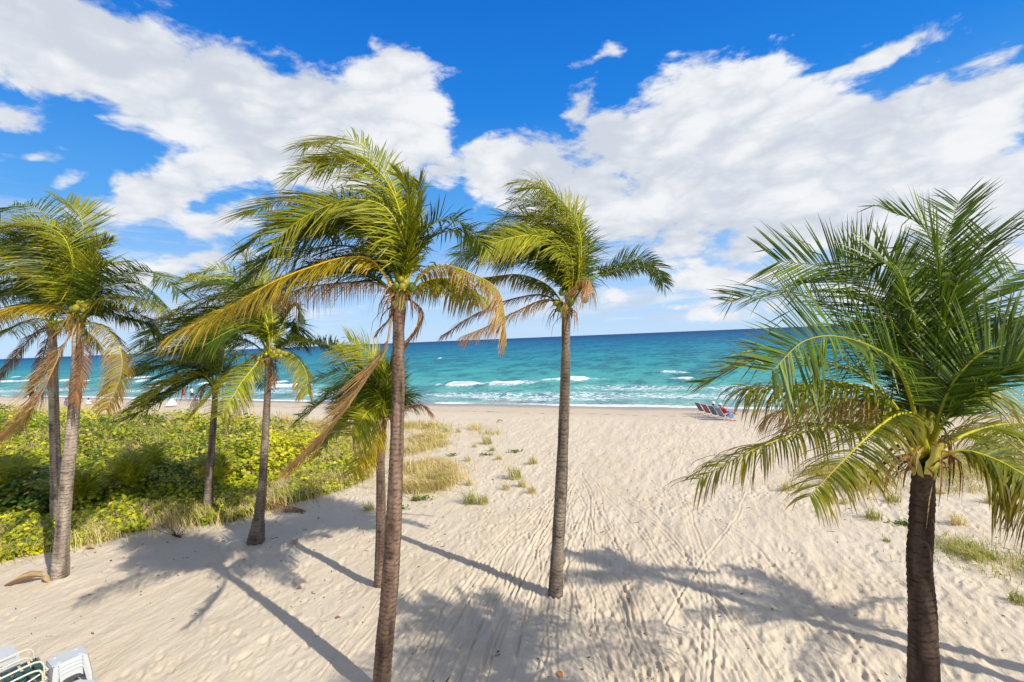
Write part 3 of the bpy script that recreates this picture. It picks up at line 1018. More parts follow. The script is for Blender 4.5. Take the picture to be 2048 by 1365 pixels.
def trunk_part(palm, base, P3, rads, col_a, col_b, seed=0, ring=0.075, amp=0.10, k=18):
    g = np.random.default_rng(seed)
    Pw = np.asarray(P3) - base
    L = np.linalg.norm(np.diff(Pw, axis=0), axis=1).sum()
    n = int(L / 0.02) + 2
    P = catmull(Pw, n)
    u = np.linspace(0, 1, n)
    rad = np.interp(u, np.linspace(0, 1, len(rads)), rads)
    th = np.linspace(0, 2 * np.pi, k, endpoint=False)
    z = u * L
    wob = np.cumsum(1 + 0.5 * fbm(z * 4, z * 0, seed + 3, 2)) * (L / n) / ring
    ph = wob[:, None] + 0.28 * np.sin(th + 1.1 * seed)[None, :] + 0.5 * fbm(z[:, None] * 1.3 + 0 * th, np.sin(th)[None, :] * 1.2 + 5, seed, 2) + 0.35 * fbm(z[:, None] * 6 + 0 * th, np.cos(th)[None, :] * 2.5, seed + 8, 2)
    saw = ph - np.floor(ph)
    rm = 1 + amp * (0.5 - saw) * (0.7 + 0.6 * fbm(z[:, None] * 3.1 + 0 * th, np.sin(th)[None, :] * 2 + 1, seed + 15, 3) + 0.5 * fbm(z[:, None] * 0.8 + 0 * th, np.cos(th)[None, :], seed + 5, 2)) + 0.09 * fbm(z[:, None] * 2.2 + 0 * th, np.cos(th)[None, :] * 1.5 + 3, seed + 6, 3)
    V, f4, f3 = tube_vf(P, rad, k, True, rm)
    dark = np.clip((saw - 0.78) / 0.2, 0, 1) * 0.7
    f = np.clip(0.5 + 0.9 * fbm(z[:, None] * 1.6 + 0 * th, np.cos(th)[None, :] * 2 + 9, seed + 7, 4), 0, 1)
    crk = np.clip(fbm(z[:, None] * 0.8 + 0 * th, th[None, :] * 2.6, seed + 21, 3) * 2.2 - 0.35, 0, 1) * 0.55
    scar = np.clip(fbm(z[:, None] * 5 + 0 * th, np.cos(th)[None, :] * 3, seed + 22, 2) * 2.5 - 0.8, 0, 1) * 0.5
    dark = 1 - (1 - dark) * (1 - crk) * (1 - scar)
    c = 1.25 * (np.asarray(col_a)[None, None, :] * (1 - f[..., None]) + np.asarray(col_b)[None, None, :] * f[..., None]) * (1 - dark[..., None])
    c = c.reshape(-1, 3)
    c = np.vstack([c, c[:1], c[-1:]])
    return link('trunk', mesh_np('palm_trunk', V, [f4, f3], c), palm, None, MAT['trunk'])


_co = None


def coconut_mesh(col):
    n, k = 9, 12
    ph = np.linspace(0, np.pi, n)
    z = -np.cos(ph)
    r = np.sin(ph) ** 0.85
    P = np.stack([0 * z, 0 * z, z * 1.18], -1)
    th = np.linspace(0, 2 * np.pi, k, endpoint=False)
    rm = 1 + 0.06 * np.cos(3 * th)[None, :] * np.ones((n, 1))
    V, f4, f3 = tube_vf(P, np.maximum(r, 0.02), k, True, rm)
    cc = np.array(col)[None, :] * np.interp(V[:, 2], [-1.2, 0.7, 1.2], [1.0, 1.0, 0.55])[:, None]
    me = mesh_np('coconut', V, [f4, f3], cc)
    me.materials.append(MAT['coconut'])
    return me


COCO_Y = coconut_mesh((0.30, 0.27, 0.025))
COCO_G = coconut_mesh((0.15, 0.22, 0.03))
COCO_B = coconut_mesh((0.30, 0.24, 0.14))


def crown_fibre(palm, crown, r, seed, n=26, length=0.45):
    """torn brown leaf-sheath strips and old flower stalks hanging round the crown"""
    g = np.random.default_rng(seed)
    mb = MB()
    for i in range(n * 2):
        a = g.uniform(0, 2 * np.pi)
        d = np.array((math.cos(a), math.sin(a), 0))
        p0 = crown + d * r * g.uniform(0.6, 1.1) + UP * g.uniform(-0.05, 0.28)
        l = length * g.uniform(0.4, 1.2)
        up = g.uniform(-0.5, 0.9)
        pts = [p0, p0 + d * l * 0.35 + UP * up * l * 0.4, p0 + d * l * 0.6 + UP * (up * 0.3 - 0.35) * l + WIND * 0.15 * l, p0 + d * l * 0.65 + UP * (-1.0 + 0.4 * up) * l + WIND * 0.25 * l]
        P = catmull(pts, 6)
        W = unit(np.cross(np.gradient(P, axis=0), d + g.normal(0, 0.5, 3)))
        hw = g.uniform(0.004, 0.017) * np.array([1, 1.1, 1, .8, .5, .1])[:, None]
        V = np.vstack([P - W * hw, P + W * hw])
        F = [[q, q + 1, q + 7, q + 6] for q in range(5)]
        c = BROWN * g.uniform(0.2, 0.85) if g.random() < 0.75 else STRAW * g.uniform(0.4, 0.9)
        mb.add(V, F, (), c)
    o = mb.build('crown_fibre', MAT['fibre'], palm, True)
    o['kind'] = 'stuff'
    return o


def sheath(palm, crown, r, col, seed, n=7, h=0.34):
    """broad clasping leaf bases under the fronds, each its own piece"""
    g = np.random.default_rng(seed)
    for i in range(n):
        a = i * 2.399 + g.uniform(-.2, .2)
        d = np.array((math.cos(a), math.sin(a), 0))
        s_ = np.array((-math.sin(a), math.cos(a), 0))
        rows = []
        for q, (zz, rr_, ww) in enumerate([(-0.28, 1.02, 1.0), (-0.05, 1.28, 0.95), (0.18, 1.55, 0.62), (0.42, 1.7, 0.32)]):
            zc = zz * h * 2
            for w_ in (-1, -0.5, 0, 0.5, 1):
                rows.append(crown + d * (rr_ * r * (1 - 0.3 * w_ * w_)) + s_ * w_ * ww * r * 0.9 + UP * (zc + 0.03 * g.normal()))
        F = [[q * 5 + w_, q * 5 + w_ + 1, q * 5 + w_ + 6, q * 5 + w_ + 5] for q in range(3) for w_ in range(4)]
        c = np.array(col) * g.uniform(0.7, 1.15)
        mb = MB().add(rows, F, (), c)
        mb.build('leaf_sheath', MAT['rachis'], palm, True)


def px_frond(palm, base, Y0, pts, dy, style, seed, **kw):
    """control points seen along photo bearings at depths running from Y0 to Y0 + dy"""
    n = len(pts)
    d = np.array(pts, float)
    seg = np.concatenate([[0], np.cumsum(np.linalg.norm(np.diff(d, axis=0), axis=1))])
    f = (seg / seg[-1]) ** 1.15
    P3 = [at(p[0], p[1], Y0 + dy * f[i]) for i, p in enumerate(pts)]
    return frond(palm, base, P3, style, seed=seed, **kw)


def make_palm(label, px_trunk, rads, Ybase, Ycrown, col_a, col_b, seed, fronds, coconuts=(), ring=0.078, amp=0.10, scale=1.0,
              fib=26, shc=(0.32, 0.27, 0.08), segs=3, n=44, fill=True, width=0.0245, pet=0.13):
    b = at(px_trunk[0][0], px_trunk[0][1], Ybase)
    b[2] -= 0.08
    palm = empty('palm_tree', b, label, 'palm tree', 'coconut palms on the beach')
    N = len(px_trunk)
    ys = np.linspace(Ybase, Ycrown, N)
    P3 = [at(p[0], p[1], y) for p, y in zip(px_trunk, ys)]
    P3[0] = b
    trunk_part(palm, b, P3, rads, col_a, col_b, seed, ring, amp)
    cr = P3[-1] - b
    sheath(palm, cr + UP * 0.05, rads[-1], shc, seed, h=0.22 * scale)
    crown_fibre(palm, cr, rads[-1] * 1.1, seed, fib, 0.45 * scale)
    for i, f in enumerate(fronds):
        pts, dy, style = f[0], f[1], f[2]
        kw = dict(scale=scale, segs=segs, n=n, width=width, petiole=pet)
        if len(f) > 3:
            kw.update(f[3])
        px_frond(palm, b, Ycrown, pts, dy, style, seed * 100 + i, **kw)
        if fill and style in ('lime', 'green', 'dark', 'mid') and len(pts) > 3:
            gj = np.random.default_rng(seed * 977 + i)
            k_ = 1100.0 / (Ycrown * 100)
            off = gj.normal(0, 1, 2) * np.array((16, 16)) * k_
            sh = gj.uniform(0.82, 0.98)
            c0_ = np.array(pts[0], float)
            q = []
            for a_, p_ in enumerate(pts):
                f_ = a_ / (len(pts) - 1)
                v_ = (np.array(p_, float) - c0_) * sh
                q.append(tuple(c0_ + v_ + off * f_ * 1.6))
            kw2 = dict(kw)
            kw2['twist'] = kw.get('twist', 0) * 0.6 + gj.uniform(-15, 30)
            st2 = style if gj.random() < 0.6 else gj.choice(['green', 'dark'])
            px_frond(palm, b, Ycrown, q, dy + gj.choice([-1, 1]) * gj.uniform(0.4, 0.9), st2, seed * 100 + 50 + i, **kw2)
    g = np.random.default_rng(seed)
    for (cx, cy, dd, me) in coconuts:
        p = at(cx, cy, Ycrown + dd) - b
        o = link('coconut', me, palm, p)
        r_ = 0.068 * scale * g.uniform(0.8, 1.15)
        o.scale = (r_, r_, r_)
        o.rotation_euler = (g.uniform(-.5, .5), g.uniform(-.5, .5), g.uniform(0, 6))
    return palm


GREY_A, GREY_B = (0.085, 0.066, 0.048), (0.21, 0.17, 0.125)
TAN_A, TAN_B = (0.18, 0.14, 0.105), (0.36, 0.295, 0.23)
DARK_A, DARK_B = (0.028, 0.019, 0.014), (0.085, 0.058, 0.040)
RED_A, RED_B = (0.095, 0.06, 0.042), (0.22, 0.15, 0.105)

# --- the tall palm left of centre
make_palm('tallest palm, left of centre, its trunk running out of the bottom of the picture',
          [(757, 1418), (763, 1365), (769, 1290), (779, 1180), (787, 1050), (795, 850), (797, 720), (797, 610)],
          [0.155, 0.145, 0.142, 0.138, 0.122, 0.108, 0.098, 0.088], 8.1, 8.1, RED_A, RED_B, 3, [
    ([(806, 590), (806, 500), (790, 420), (735, 338), (660, 322), (578, 348)], 0.5, 'lime', dict(twist=35)),
    ([(808, 590), (810, 480), (785, 370), (735, 300), (680, 278), (610, 292)], 1.0, 'lime', dict(twist=20)),
    ([(806, 590), (812, 500), (770, 415), (690, 402), (610, 434), (545, 486)], -0.5, 'lime', dict(twist=45)),
    ([(802, 590), (790, 520), (720, 425), (630, 410), (550, 448), (484, 505)], 1.2, 'green', dict(twist=30)),
    ([(800, 590), (790, 530), (735, 450), (650, 430), (575, 455)], 0.2, 'lime', dict(twist=-20)),
    ([(798, 592), (760, 525), (690, 492), (590, 505), (495, 525)], 1.4, 'dark', dict(twist=25)),
    ([(796, 590), (745, 522), (690, 516), (630, 532), (548, 564), (440, 625), (348, 668)], -0.9, 'yellow', dict(twist=20, n=58)),
    ([(795, 592), (750, 566), (690, 566), (610, 576), (540, 600)], 0.9, 'brown', dict(lenmul=1.05, n=52)),
    ([(795, 592), (740, 548), (670, 535), (580, 560), (520, 590)], 0.8, 'dark', dict(twist=10)),
    ([(806, 585), (812, 480), (817, 410), (812, 368), (796, 350)], -0.3, 'up', dict(lenmul=0.55)),
    ([(808, 585), (818, 490), (832, 410), (838, 365)], 0.5, 'up', dict(lenmul=0.55)),
    ([(808, 585), (812, 500), (800, 430), (770, 380)], 0.9, 'up', dict(lenmul=0.8)),
    ([(810, 590), (828, 490), (860, 452), (896, 438), (922, 446), (941, 474)], 0.3, 'green', dict(lenmul=0.7)),
    ([(810, 592), (850, 545), (890, 532), (940, 546), (990, 574), (1006, 610), (1013, 690)], -0.3, 'rust', dict(n=40, lenmul=0.8)),
    ([(812, 592), (860, 560), (910, 560), (960, 590)], 0.8, 'drygreen', {}),
    ([(790, 605), (781, 650), (768, 700), (705, 800), (650, 870), (598, 925)], -0.5, 'dead', dict(lenmul=0.85, petiole=0.22, n=60)),
    ([(815, 595), (842, 620), (842, 650), (812, 690)], 0.1, 'deaddark', dict(lenmul=0.6, n=24)),
    ([(786, 605), (780, 635), (757, 662)], -0.1, 'deaddark', dict(lenmul=0.5, n=16)),
], [(802, 560, -.12, COCO_Y), (811, 566, -.2, COCO_Y), (824, 575, -.05, COCO_G), (792, 572, -.1, COCO_G), (843, 574, .05, COCO_Y), (805, 573, -.22, COCO_Y), (836, 582, .1, COCO_B)])

# --- the palm right of centre
make_palm('slim upright palm right of centre, standing alone on open trampled sand',
          [(1110, 1202), (1114, 1120), (1121, 1000), (1127, 860), (1131, 740), (1132, 628)],
          [0.185, 0.145, 0.135, 0.120, 0.106, 0.09], 11.0, 11.0, GREY_A, GREY_B, 4, [
    ([(1140, 610), (1156, 550), (1158, 490), (1148, 445), (1115, 422), (1056, 437)], 0.2, 'lime', dict(twist=40)),
    ([(1140, 610), (1160, 520), (1150, 440), (1110, 388), (1070, 364), (1030, 366)], 0.8, 'lime', dict(twist=20)),
    ([(1138, 610), (1146, 540), (1132, 488), (1095, 462), (1045, 466), (990, 490)], -0.7, 'lime', dict(twist=35)),
    ([(1136, 610), (1128, 545), (1080, 506), (1020, 500), (965, 508), (912, 538)], -0.4, 'dark', dict(twist=25)),
    ([(1136, 610), (1130, 530), (1085, 450), (1030, 430), (990, 448), (958, 482)], 1.3, 'green', dict(twist=25)),
    ([(1136, 610), (1110, 530), (1050, 480), (985, 478), (935, 505)], 1.0, 'dark', dict(twist=25)),
    ([(1138, 610), (1150, 520), (1130, 440), (1085, 405), (1020, 402)], 1.4, 'green', dict(twist=25)),
    ([(1138, 610), (1140, 555), (1110, 510), (1060, 490), (1000, 512)], 0.3, 'dark', dict(twist=45)),
    ([(1128, 612), (1096, 572), (1040, 550), (965, 556)], 0.4, 'drygreen', dict(lenmul=0.8)),
    ([(1126, 612), (1090, 600), (1040, 620), (985, 648), (930, 672)], -0.5, 'brown', dict(lenmul=0.9)),
    ([(1126, 612), (1080, 590), (1000, 606), (940, 637), (886, 670)], 0.8, 'deaddark', dict(lenmul=0.9)),
    ([(1140, 610), (1160, 570), (1178, 562), (1186, 585)], -0.3, 'brown', dict(lenmul=1.1, n=34)),
    ([(1140, 610), (1180, 558), (1228, 531), (1275, 520), (1306, 530), (1324, 565)], 0.3, 'dark', dict(petiole=0.35, lenmul=0.52, twist=45, wmul=0.0, n=34)),
    ([(1136, 610), (1142, 560), (1146, 500), (1150, 450)], 0.6, 'up', dict(lenmul=0.6)),
], [(1124, 585, -.2, COCO_G), (1170, 600, -.1, COCO_B), (1119, 618, -.2, COCO_G), (1131, 616, -.25, COCO_Y), (1143, 604, -.2, COCO_G), (1112, 606, -.1, COCO_Y)])

# --- the big near palm at the right
make_palm('big near palm at the right edge with a thick dark trunk and wide bushy crown',
          [(1838, 1800), (1846, 1365), (1845, 1290), (1844, 1210), (1838, 1130), (1842, 1060), (1845, 990), (1847, 930)],
          [0.20, 0.168, 0.168, 0.158, 0.128, 0.112, 0.104, 0.098], 5.0, 5.0, DARK_A, DARK_B, 5, [
    ([(1855, 905), (1868, 760), (1880, 600), (1866, 490), (1832, 444), (1780, 424)], 0.7, 'upbig', dict(lenmul=0.95, twist=-10)),
    ([(1858, 905), (1874, 740), (1884, 590), (1892, 490), (1918, 404)], 0.9, 'upbig', dict(lenmul=0.75)),
    ([(1845, 905), (1832, 730), (1755, 606), (1688, 546), (1629, 530), (1556, 524)], 1.1, 'upbig', dict(twist=50)),
    ([(1842, 905), (1810, 760), (1720, 650), (1640, 604), (1560, 582), (1455, 602)], 1.3, 'mid', dict(twist=20)),
    ([(1846, 905), (1836, 740), (1790, 620), (1740, 550), (1680, 520)], 1.2, 'upbig', dict(twist=25)),
    ([(1842, 910), (1822, 800), (1780, 718), (1690, 676), (1610, 682), (1543, 744)], -0.9, 'upbig', dict(twist=50, lenmul=1.05)),
    ([(1840, 910), (1750, 770), (1650, 726), (1550, 714), (1479, 733), (1411, 766)], 0.9, 'mid', dict(twist=10)),
    ([(1838, 910), (1780, 800), (1700, 768), (1620, 768), (1500, 776)], 0.2, 'drygreen', dict(twist=10)),
    ([(1838, 910), (1780, 830), (1700, 800), (1610, 808), (1540, 830)], 0.8, 'brown', dict(lenmul=0.9)),
    ([(1838, 912), (1750, 857), (1664, 854), (1576, 874), (1488, 909), (1398, 958)], -0.4, 'mixed', dict(lenmul=0.85)),
    ([(1850, 905), (1840, 838), (1805, 828), (1765, 848), (1705, 903), (1620, 992)], -1.3, 'mixed', dict(lenmul=0.72)),
    ([(1860, 915), (1925, 903), (1985, 918), (2050, 953), (2140, 1025)], -0.9, 'mixed', dict(lenmul=1.15, n=46)),
    ([(1858, 905), (1885, 850), (1940, 790), (2033, 728), (2110, 716)], -0.7, 'mid', dict(lenmul=1.0, twist=-15)),
    ([(1858, 905), (1890, 800), (1922, 745), (1971, 703), (2060, 684), (2130, 690)], -0.3, 'upbig', dict(twist=-45)),
    ([(1856, 905), (1868, 750), (1905, 590), (1949, 516), (1982, 468)], 0.5, 'upbig', dict(lenmul=0.9)),
    ([(1854, 905), (1860, 720), (1878, 610), (1899, 545)], 0.6, 'upbig', dict(lenmul=0.5, petiole=0.4)),
    ([(1857, 905), (1884, 690), (1949, 606), (2035, 543)], 0.8, 'upbig', dict(lenmul=0.9, twist=-20)),
    ([(1860, 910), (1950, 862), (2048, 848), (2130, 880)], 0.9, 'drygreen', {}),
    ([(1850, 905), (1842, 700), (1802, 552), (1770, 524), (1722, 540)], 0.5, 'upbig', dict(lenmul=0.7, twist=40, petiole=0.45)),
    ([(1850, 905), (1852, 770), (1835, 660), (1800, 600)], 0.9, 'upbig', dict(lenmul=0.7, twist=30)),
    ([(1858, 905), (1900, 760), (1980, 660), (2080, 620)], 1.2, 'mid', {}),
    ([(1852, 905), (1865, 760), (1850, 640), (1835, 560)], 1.4, 'mid', {}),
    ([(1846, 905), (1815, 780), (1760, 700), (1680, 650)], 1.8, 'dark', {}),
    ([(1852, 905), (1880, 800), (1930, 760), (1990, 800), (2010, 880)], 1.7, 'drygreen', {}),
    ([(1846, 905), (1800, 820), (1740, 800), (1690, 840)], 1.9, 'drygreen', {}),
], (), ring=0.085, amp=0.13, scale=1.0, fib=24, shc=(0.42, 0.38, 0.06), segs=4, n=32, fill=False, width=0.0205, pet=0.2)

# --- front palm at the left edge
make_palm('pale trunked palm at the front left, nearest the edge of the green thicket',
          [(119, 1162), (124, 1080), (134, 960), (145, 850), (154, 740), (156, 655)],
          [0.205, 0.160, 0.148, 0.140, 0.128, 0.115], 13.0, 13.0, TAN_A, TAN_B, 6, [
    ([(153, 640), (155, 560), (167, 480), (160, 430), (132, 402)], 0.4, 'up', dict(wmul=0.3)),
    ([(152, 640), (150, 550), (136, 480), (105, 452), (57, 443), (-15, 458)], -0.4, 'lime', dict(twist=35)),
    ([(152, 640), (135, 520), (90, 430), (35, 413), (-30, 440)], 0.9, 'green', dict(twist=25)),
    ([(150, 640), (132, 556), (92, 525), (40, 508), (-50, 515)], -0.8, 'lime', dict(twist=40)),
    ([(148, 640), (115, 580), (60, 565), (-10, 568), (-70, 590)], 0.2, 'dark', dict(twist=20)),
    ([(148, 640), (120, 616), (72, 610), (10, 618), (-60, 645)], -0.8, 'yellow', dict(twist=10)),
    ([(160, 640), (205, 568), (259, 547), (312, 548), (357, 582)], 0.2, 'green', {}),
    ([(160, 642), (195, 604), (240, 592), (290, 598), (335, 620)], -0.6, 'drygreen', dict(lenmul=0.8)),
    ([(160, 642), (200, 624), (245, 632), (290, 646), (322, 668)], 0.9, 'dark', dict(lenmul=0.8)),
    ([(162, 648), (195, 648), (228, 675), (244, 720), (236, 769), (212, 820)], -0.4, 'rust', dict(lenmul=0.7)),
    ([(150, 655), (126, 694), (103, 746), (69, 811), (-5, 895)], -0.7, 'dead', dict(lenmul=1.0, n=54)),
    ([(158, 660), (166, 700), (160, 750), (148, 800)], -0.5, 'deaddark', dict(lenmul=0.8, n=30)),
    ([(155, 640), (172, 560), (195, 500), (222, 486)], 0.5, 'up', dict(lenmul=0.8)),
    ([(155, 640), (175, 570), (205, 530), (228, 530)], -0.3, 'up', dict(lenmul=0.7)),
    ([(150, 640), (110, 540), (60, 480), (0, 480)], 1.4, 'dark', dict(twist=25)),
    ([(152, 640), (140, 560), (110, 500), (60, 470), (0, 490)], 0.3, 'green', dict(twist=45)),
], [(165, 608, -.3, COCO_Y), (153, 616, -.35, COCO_Y), (172, 614, -.3, COCO_Y), (158, 606, -.3, COCO_Y), (166, 620, -.35, COCO_Y), (145, 618, -.3, COCO_G), (177, 605, -.2, COCO_Y)], ring=0.09, amp=0.08, scale=1.12)

# --- palm rising out of the thicket behind it
make_palm('grey palm rising out of the thicket just behind the front left palm',
          [(114, 1080), (112, 960), (108, 830), (106, 740), (105, 665)],
          [0.185, 0.160, 0.145, 0.135, 0.12], 16.5, 16.5, TAN_A, TAN_B, 7, [
    ([(103, 655), (80, 660), (50, 690), (0, 755)], -0.2, 'deaddark', dict(lenmul=1.0)),
    ([(103, 655), (70, 610), (20, 620), (-50, 670)], 0.4, 'drygreen', {}),
    ([(103, 655), (85, 570), (40, 540), (-40, 560)], 0.6, 'green', {}),
    ([(104, 655), (100, 560), (70, 500), (10, 500)], 1.0, 'green', {}),
    ([(105, 655), (110, 560), (90, 490), (50, 470)], 0.0, 'green', {}),
    ([(106, 655), (135, 600), (180, 585), (225, 610)], 0.8, 'dark', {}),
    ([(104, 655), (90, 640), (60, 640), (10, 665)], 1.2, 'drygreen', {}),
    ([(106, 655), (125, 640), (160, 650), (200, 690)], 1.0, 'drygreen', {}),
    ([(103, 660), (92, 690), (80, 740), (58, 790)], 0.5, 'deaddark', dict(lenmul=0.8)),
    ([(104, 655), (60, 590), (0, 590), (-60, 620)], -0.3, 'dark', {}),
], [(101, 650, -.35, COCO_Y), (112, 645, -.35, COCO_Y), (116, 657, -.4, COCO_Y), (95, 648, -.3, COCO_Y)], ring=0.08, amp=0.08, scale=1.1, n=36)

# --- leaning palm with flared foot
make_palm('leaning palm with a swollen foot at the edge of the sand and green coconuts',
          [(509, 1092), (516, 1050), (523, 990), (529, 900), (534, 810), (537, 728)],
          [0.27, 0.150, 0.118, 0.105, 0.098, 0.09], 14.8, 14.8, GREY_A, GREY_B, 8, [
    ([(540, 712), (534, 655), (505, 632), (455, 634), (390, 668)], -0.6, 'lime', dict(twist=35)),
    ([(541, 712), (530, 625), (490, 565), (440, 540), (385, 550)], 0.2, 'lime', dict(twist=25)),
    ([(540, 712), (515, 620), (450, 590), (370, 612), (308, 660)], 0.6, 'lime', dict(twist=30)),
    ([(540, 712), (508, 610), (445, 570), (365, 562)], 1.0, 'lime', dict(twist=25)),
    ([(536, 714), (500, 685), (440, 680), (385, 692), (325, 714), (262, 750)], 0.3, 'dark', dict(twist=15)),
    ([(536, 716), (518, 706), (486, 732), (449, 763), (418, 794), (380, 836)], -0.9, 'lime', dict(twist=15, lenmul=0.62)),
    ([(542, 714), (575, 684), (612, 681), (650, 691), (684, 702)], 0.3, 'green', dict(lenmul=0.7)),
    ([(543, 716), (572, 704), (600, 724), (614, 752), (616, 786)], -0.3, 'drygreen', dict(lenmul=0.8)),
    ([(544, 712), (562, 655), (590, 612), (606, 640)], 0.2, 'green', dict(petiole=0.45, lenmul=0.8)),
    ([(541, 712), (525, 620), (505, 550), (484, 500)], -0.2, 'up', {}),
    ([(541, 712), (528, 640), (480, 600), (420, 600), (360, 640)], 1.4, 'lime', dict(twist=25)),
    ([(540, 712), (520, 660), (470, 650), (410, 690), (370, 720)], 0.8, 'green', {}),
    ([(542, 712), (545, 640), (535, 580), (515, 540)], 0.5, 'up', {}),
    ([(538, 712), (505, 650), (440, 615), (350, 630), (280, 690)], 1.2, 'green', dict(twist=15)),
    ([(543, 720), (548, 745), (546, 770)], -0.2, 'deaddark', dict(lenmul=0.5, n=12)),
], [(549, 706, -.3, COCO_Y), (557, 704, -.3, COCO_Y), (565, 706, -.3, COCO_Y), (553, 712, -.35, COCO_Y), (561, 713, -.35, COCO_Y), (571, 708, -.25, COCO_Y), (545, 695, -.3, COCO_B), (517, 718, -.2, COCO_Y)], scale=1.12)

# --- darker palm behind it
make_palm('dark trunked palm behind the leaning one, standing in the shrubs',
          [(413, 1034), (417, 980), (423, 900), (428, 830), (431, 782)],
          [0.19, 0.135, 0.118, 0.108, 0.095], 17.6, 17.6, DARK_A, (0.20, 0.155, 0.12), 9, [
    ([(430, 775), (405, 746), (357, 757), (317, 775), (283, 804)], -0.3, 'lime', {}),
    ([(430, 775), (400, 756), (348, 788), (305, 812), (262, 834)], -0.7, 'dark', {}),
    ([(433, 775), (465, 755), (484, 778), (481, 812), (456, 840)], -0.3, 'brown', dict(lenmul=0.7)),
    ([(430, 775), (385, 718), (310, 704), (243, 712)], 0.6, 'lime', dict(twist=20)),
    ([(430, 775), (400, 735), (345, 728), (285, 750)], 0.9, 'green', {}),
    ([(430, 775), (410, 700), (360, 660), (290, 670)], 0.9, 'green', {}),
    ([(431, 775), (430, 700), (400, 650), (350, 640)], 0.4, 'lime', {}),
    ([(432, 775), (450, 710), (450, 660), (430, 620)], 0.2, 'up', {}),
    ([(430, 778), (412, 768), (396, 786), (386, 812)], -0.6, 'brown', dict(lenmul=0.8, n=26)),
    ([(432, 775), (470, 720), (510, 715), (545, 745)], 0.9, 'green', {}),
    ([(430, 775), (395, 745), (360, 750), (330, 770)], 1.4, 'brown', {}),
], (), scale=1.1, n=36)

# --- small palm behind the tall trunk
make_palm('small low palm behind the tall palm, with a broken yellow frond hanging down',
          [(757, 1180), (760, 1100), (762, 1010), (761, 920), (765, 850)],
          [0.125, 0.115, 0.118, 0.105, 0.09], 11.8, 11.8, RED_A, (0.18, 0.125, 0.088), 10, [
    ([(764, 846), (766, 850), (750, 876), (729, 908), (706, 946)], -1.0, 'yellow', dict(lenmul=0.85, petiole=0.1, rib_r=0.028)),
    ([(766, 840), (770, 812), (756, 790), (733, 800), (706, 838)], -0.6, 'lime', dict(twist=40)),
    ([(765, 840), (745, 790), (705, 778), (655, 798), (600, 834)], 0.3, 'green', dict(twist=20)),
    ([(765, 840), (755, 785), (720, 752), (685, 742), (640, 756)], 0.5, 'green', dict(twist=25)),
    ([(766, 840), (762, 780), (745, 738), (715, 714), (670, 700)], 0.8, 'lime', dict(twist=25)),
    ([(767, 840), (774, 790), (774, 760), (764, 730)], 0.2, 'up', {}),
    ([(768, 840), (782, 785), (786, 755), (780, 730)], 0.5, 'up', {}),
    ([(768, 842), (800, 820), (838, 810), (862, 824)], 0.3, 'deaddark', dict(lenmul=0.8)),
    ([(764, 845), (735, 832), (700, 836), (670, 856), (652, 884)], 0.3, 'dark', dict(lenmul=0.8)),
    ([(766, 840), (755, 800), (730, 770), (690, 775)], 1.0, 'green', {}),
    ([(768, 840), (790, 800), (805, 790), (815, 810)], 0.9, 'dark', {}),
    ([(765, 842), (745, 820), (710, 812), (675, 828)], -0.2, 'drygreen', dict(lenmul=0.8)),
    ([(766, 840), (768, 790), (755, 760), (730, 745)], -0.3, 'green', {}),
], (), scale=0.92, n=36)


def free_palm(label, bx, by, top, h, seed, nf=17, L=2.6, rads=(0.16, 0.13, 0.1)):
    b = np.array((bx, by, -0.05))
    palm = empty('palm_tree', b, label, 'palm tree', 'coconut palms on the beach')
    c = np.array((top[0], top[1], h))
    P3 = [b, b * 0.5 + c * 0.5 + np.array((0.1, 0, 0)), c]
    trunk_part(palm, b, P3, rads, GREY_A, GREY_B, seed)
    sheath(palm, c - b, rads[-1], (0.32, 0.27, 0.08), seed, h=0.22)
    crown_fibre(palm, c - b, rads[-1] * 1.1, seed)
    g = np.random.default_rng(seed)
    for i in range(nf):
        a = i * 2.399 + g.uniform(-.3, .3)
        e = R(75 - 95 * (i / nf))
        d = np.array((math.cos(a) * math.cos(e), math.sin(a) * math.cos(e), math.sin(e)))
        l = L * g.uniform(0.85, 1.1)
        pts = [c + l * (t * d + t * t * (WIND * 0.45 - UP * 0.38)) for t in (0, 0.3, 0.6, 0.85, 1.0)]
        frond(palm, b, pts, ['lime', 'green', 'dark', 'drygreen'][i % 4] if i > 3 else 'up', seed=seed * 100 + i, twist=g.uniform(-25, 25), n=26, lenmul=0.62)
    return palm


# two palms on the right whose shadows fall across the sand
shd = np.array((-SUN_H[0], -SUN_H[1]))


def shade_palm(label, cpx, h, seed, **kw):
    g_ = G(*cpx)
    k = h / math.tan(SUN_EL)
    top = g_[:2] - shd * k
    return free_palm(label, top[0] - 0.25, top[1], top, h, seed, **kw)


shade_palm('palm beyond the right edge of the view, throwing the thin frond shadow', (1285, 1150), 8.5, 21, L=1.6, nf=10)
shade_palm('palm beyond the right edge of the view, throwing the broad frond shadow', (1660, 1235), 5.2, 22, L=2.1, nf=10)

# ------------------------------------------------------------------ vegetation
def leaves_mesh(P, Nrm, size, col, fold=0.18):
    """round folded leaves: a six-sided fan each"""
    n = len(P)
    ref = unit(rng.normal(size=(n, 3)))
    A = unit(np.cross(Nrm, ref))
    B = np.cross(Nrm, A)
    k = 6
    th = np.linspace(0, 2 * np.pi, k, endpoint=False)
    ct, st = np.cos(th), np.sin(th)
    V = np.empty((n, k, 3))
    for q in range(k):
        V[:, q] = P + A * (ct[q] * size)[:, None] + B * (st[q] * size * 0.85)[:, None] + Nrm * (abs(st[q]) * fold * size)[:, None]
    V = V.reshape(-1, 3)
    b = np.arange(n) * k
    F4 = np.vstack([np.stack([b, b + 1, b + 2, b + 3], -1), np.stack([b, b + 3, b + 4, b + 5], -1)])
    Cc = np.repeat(col, k, axis=0)
    return V, F4, Cc


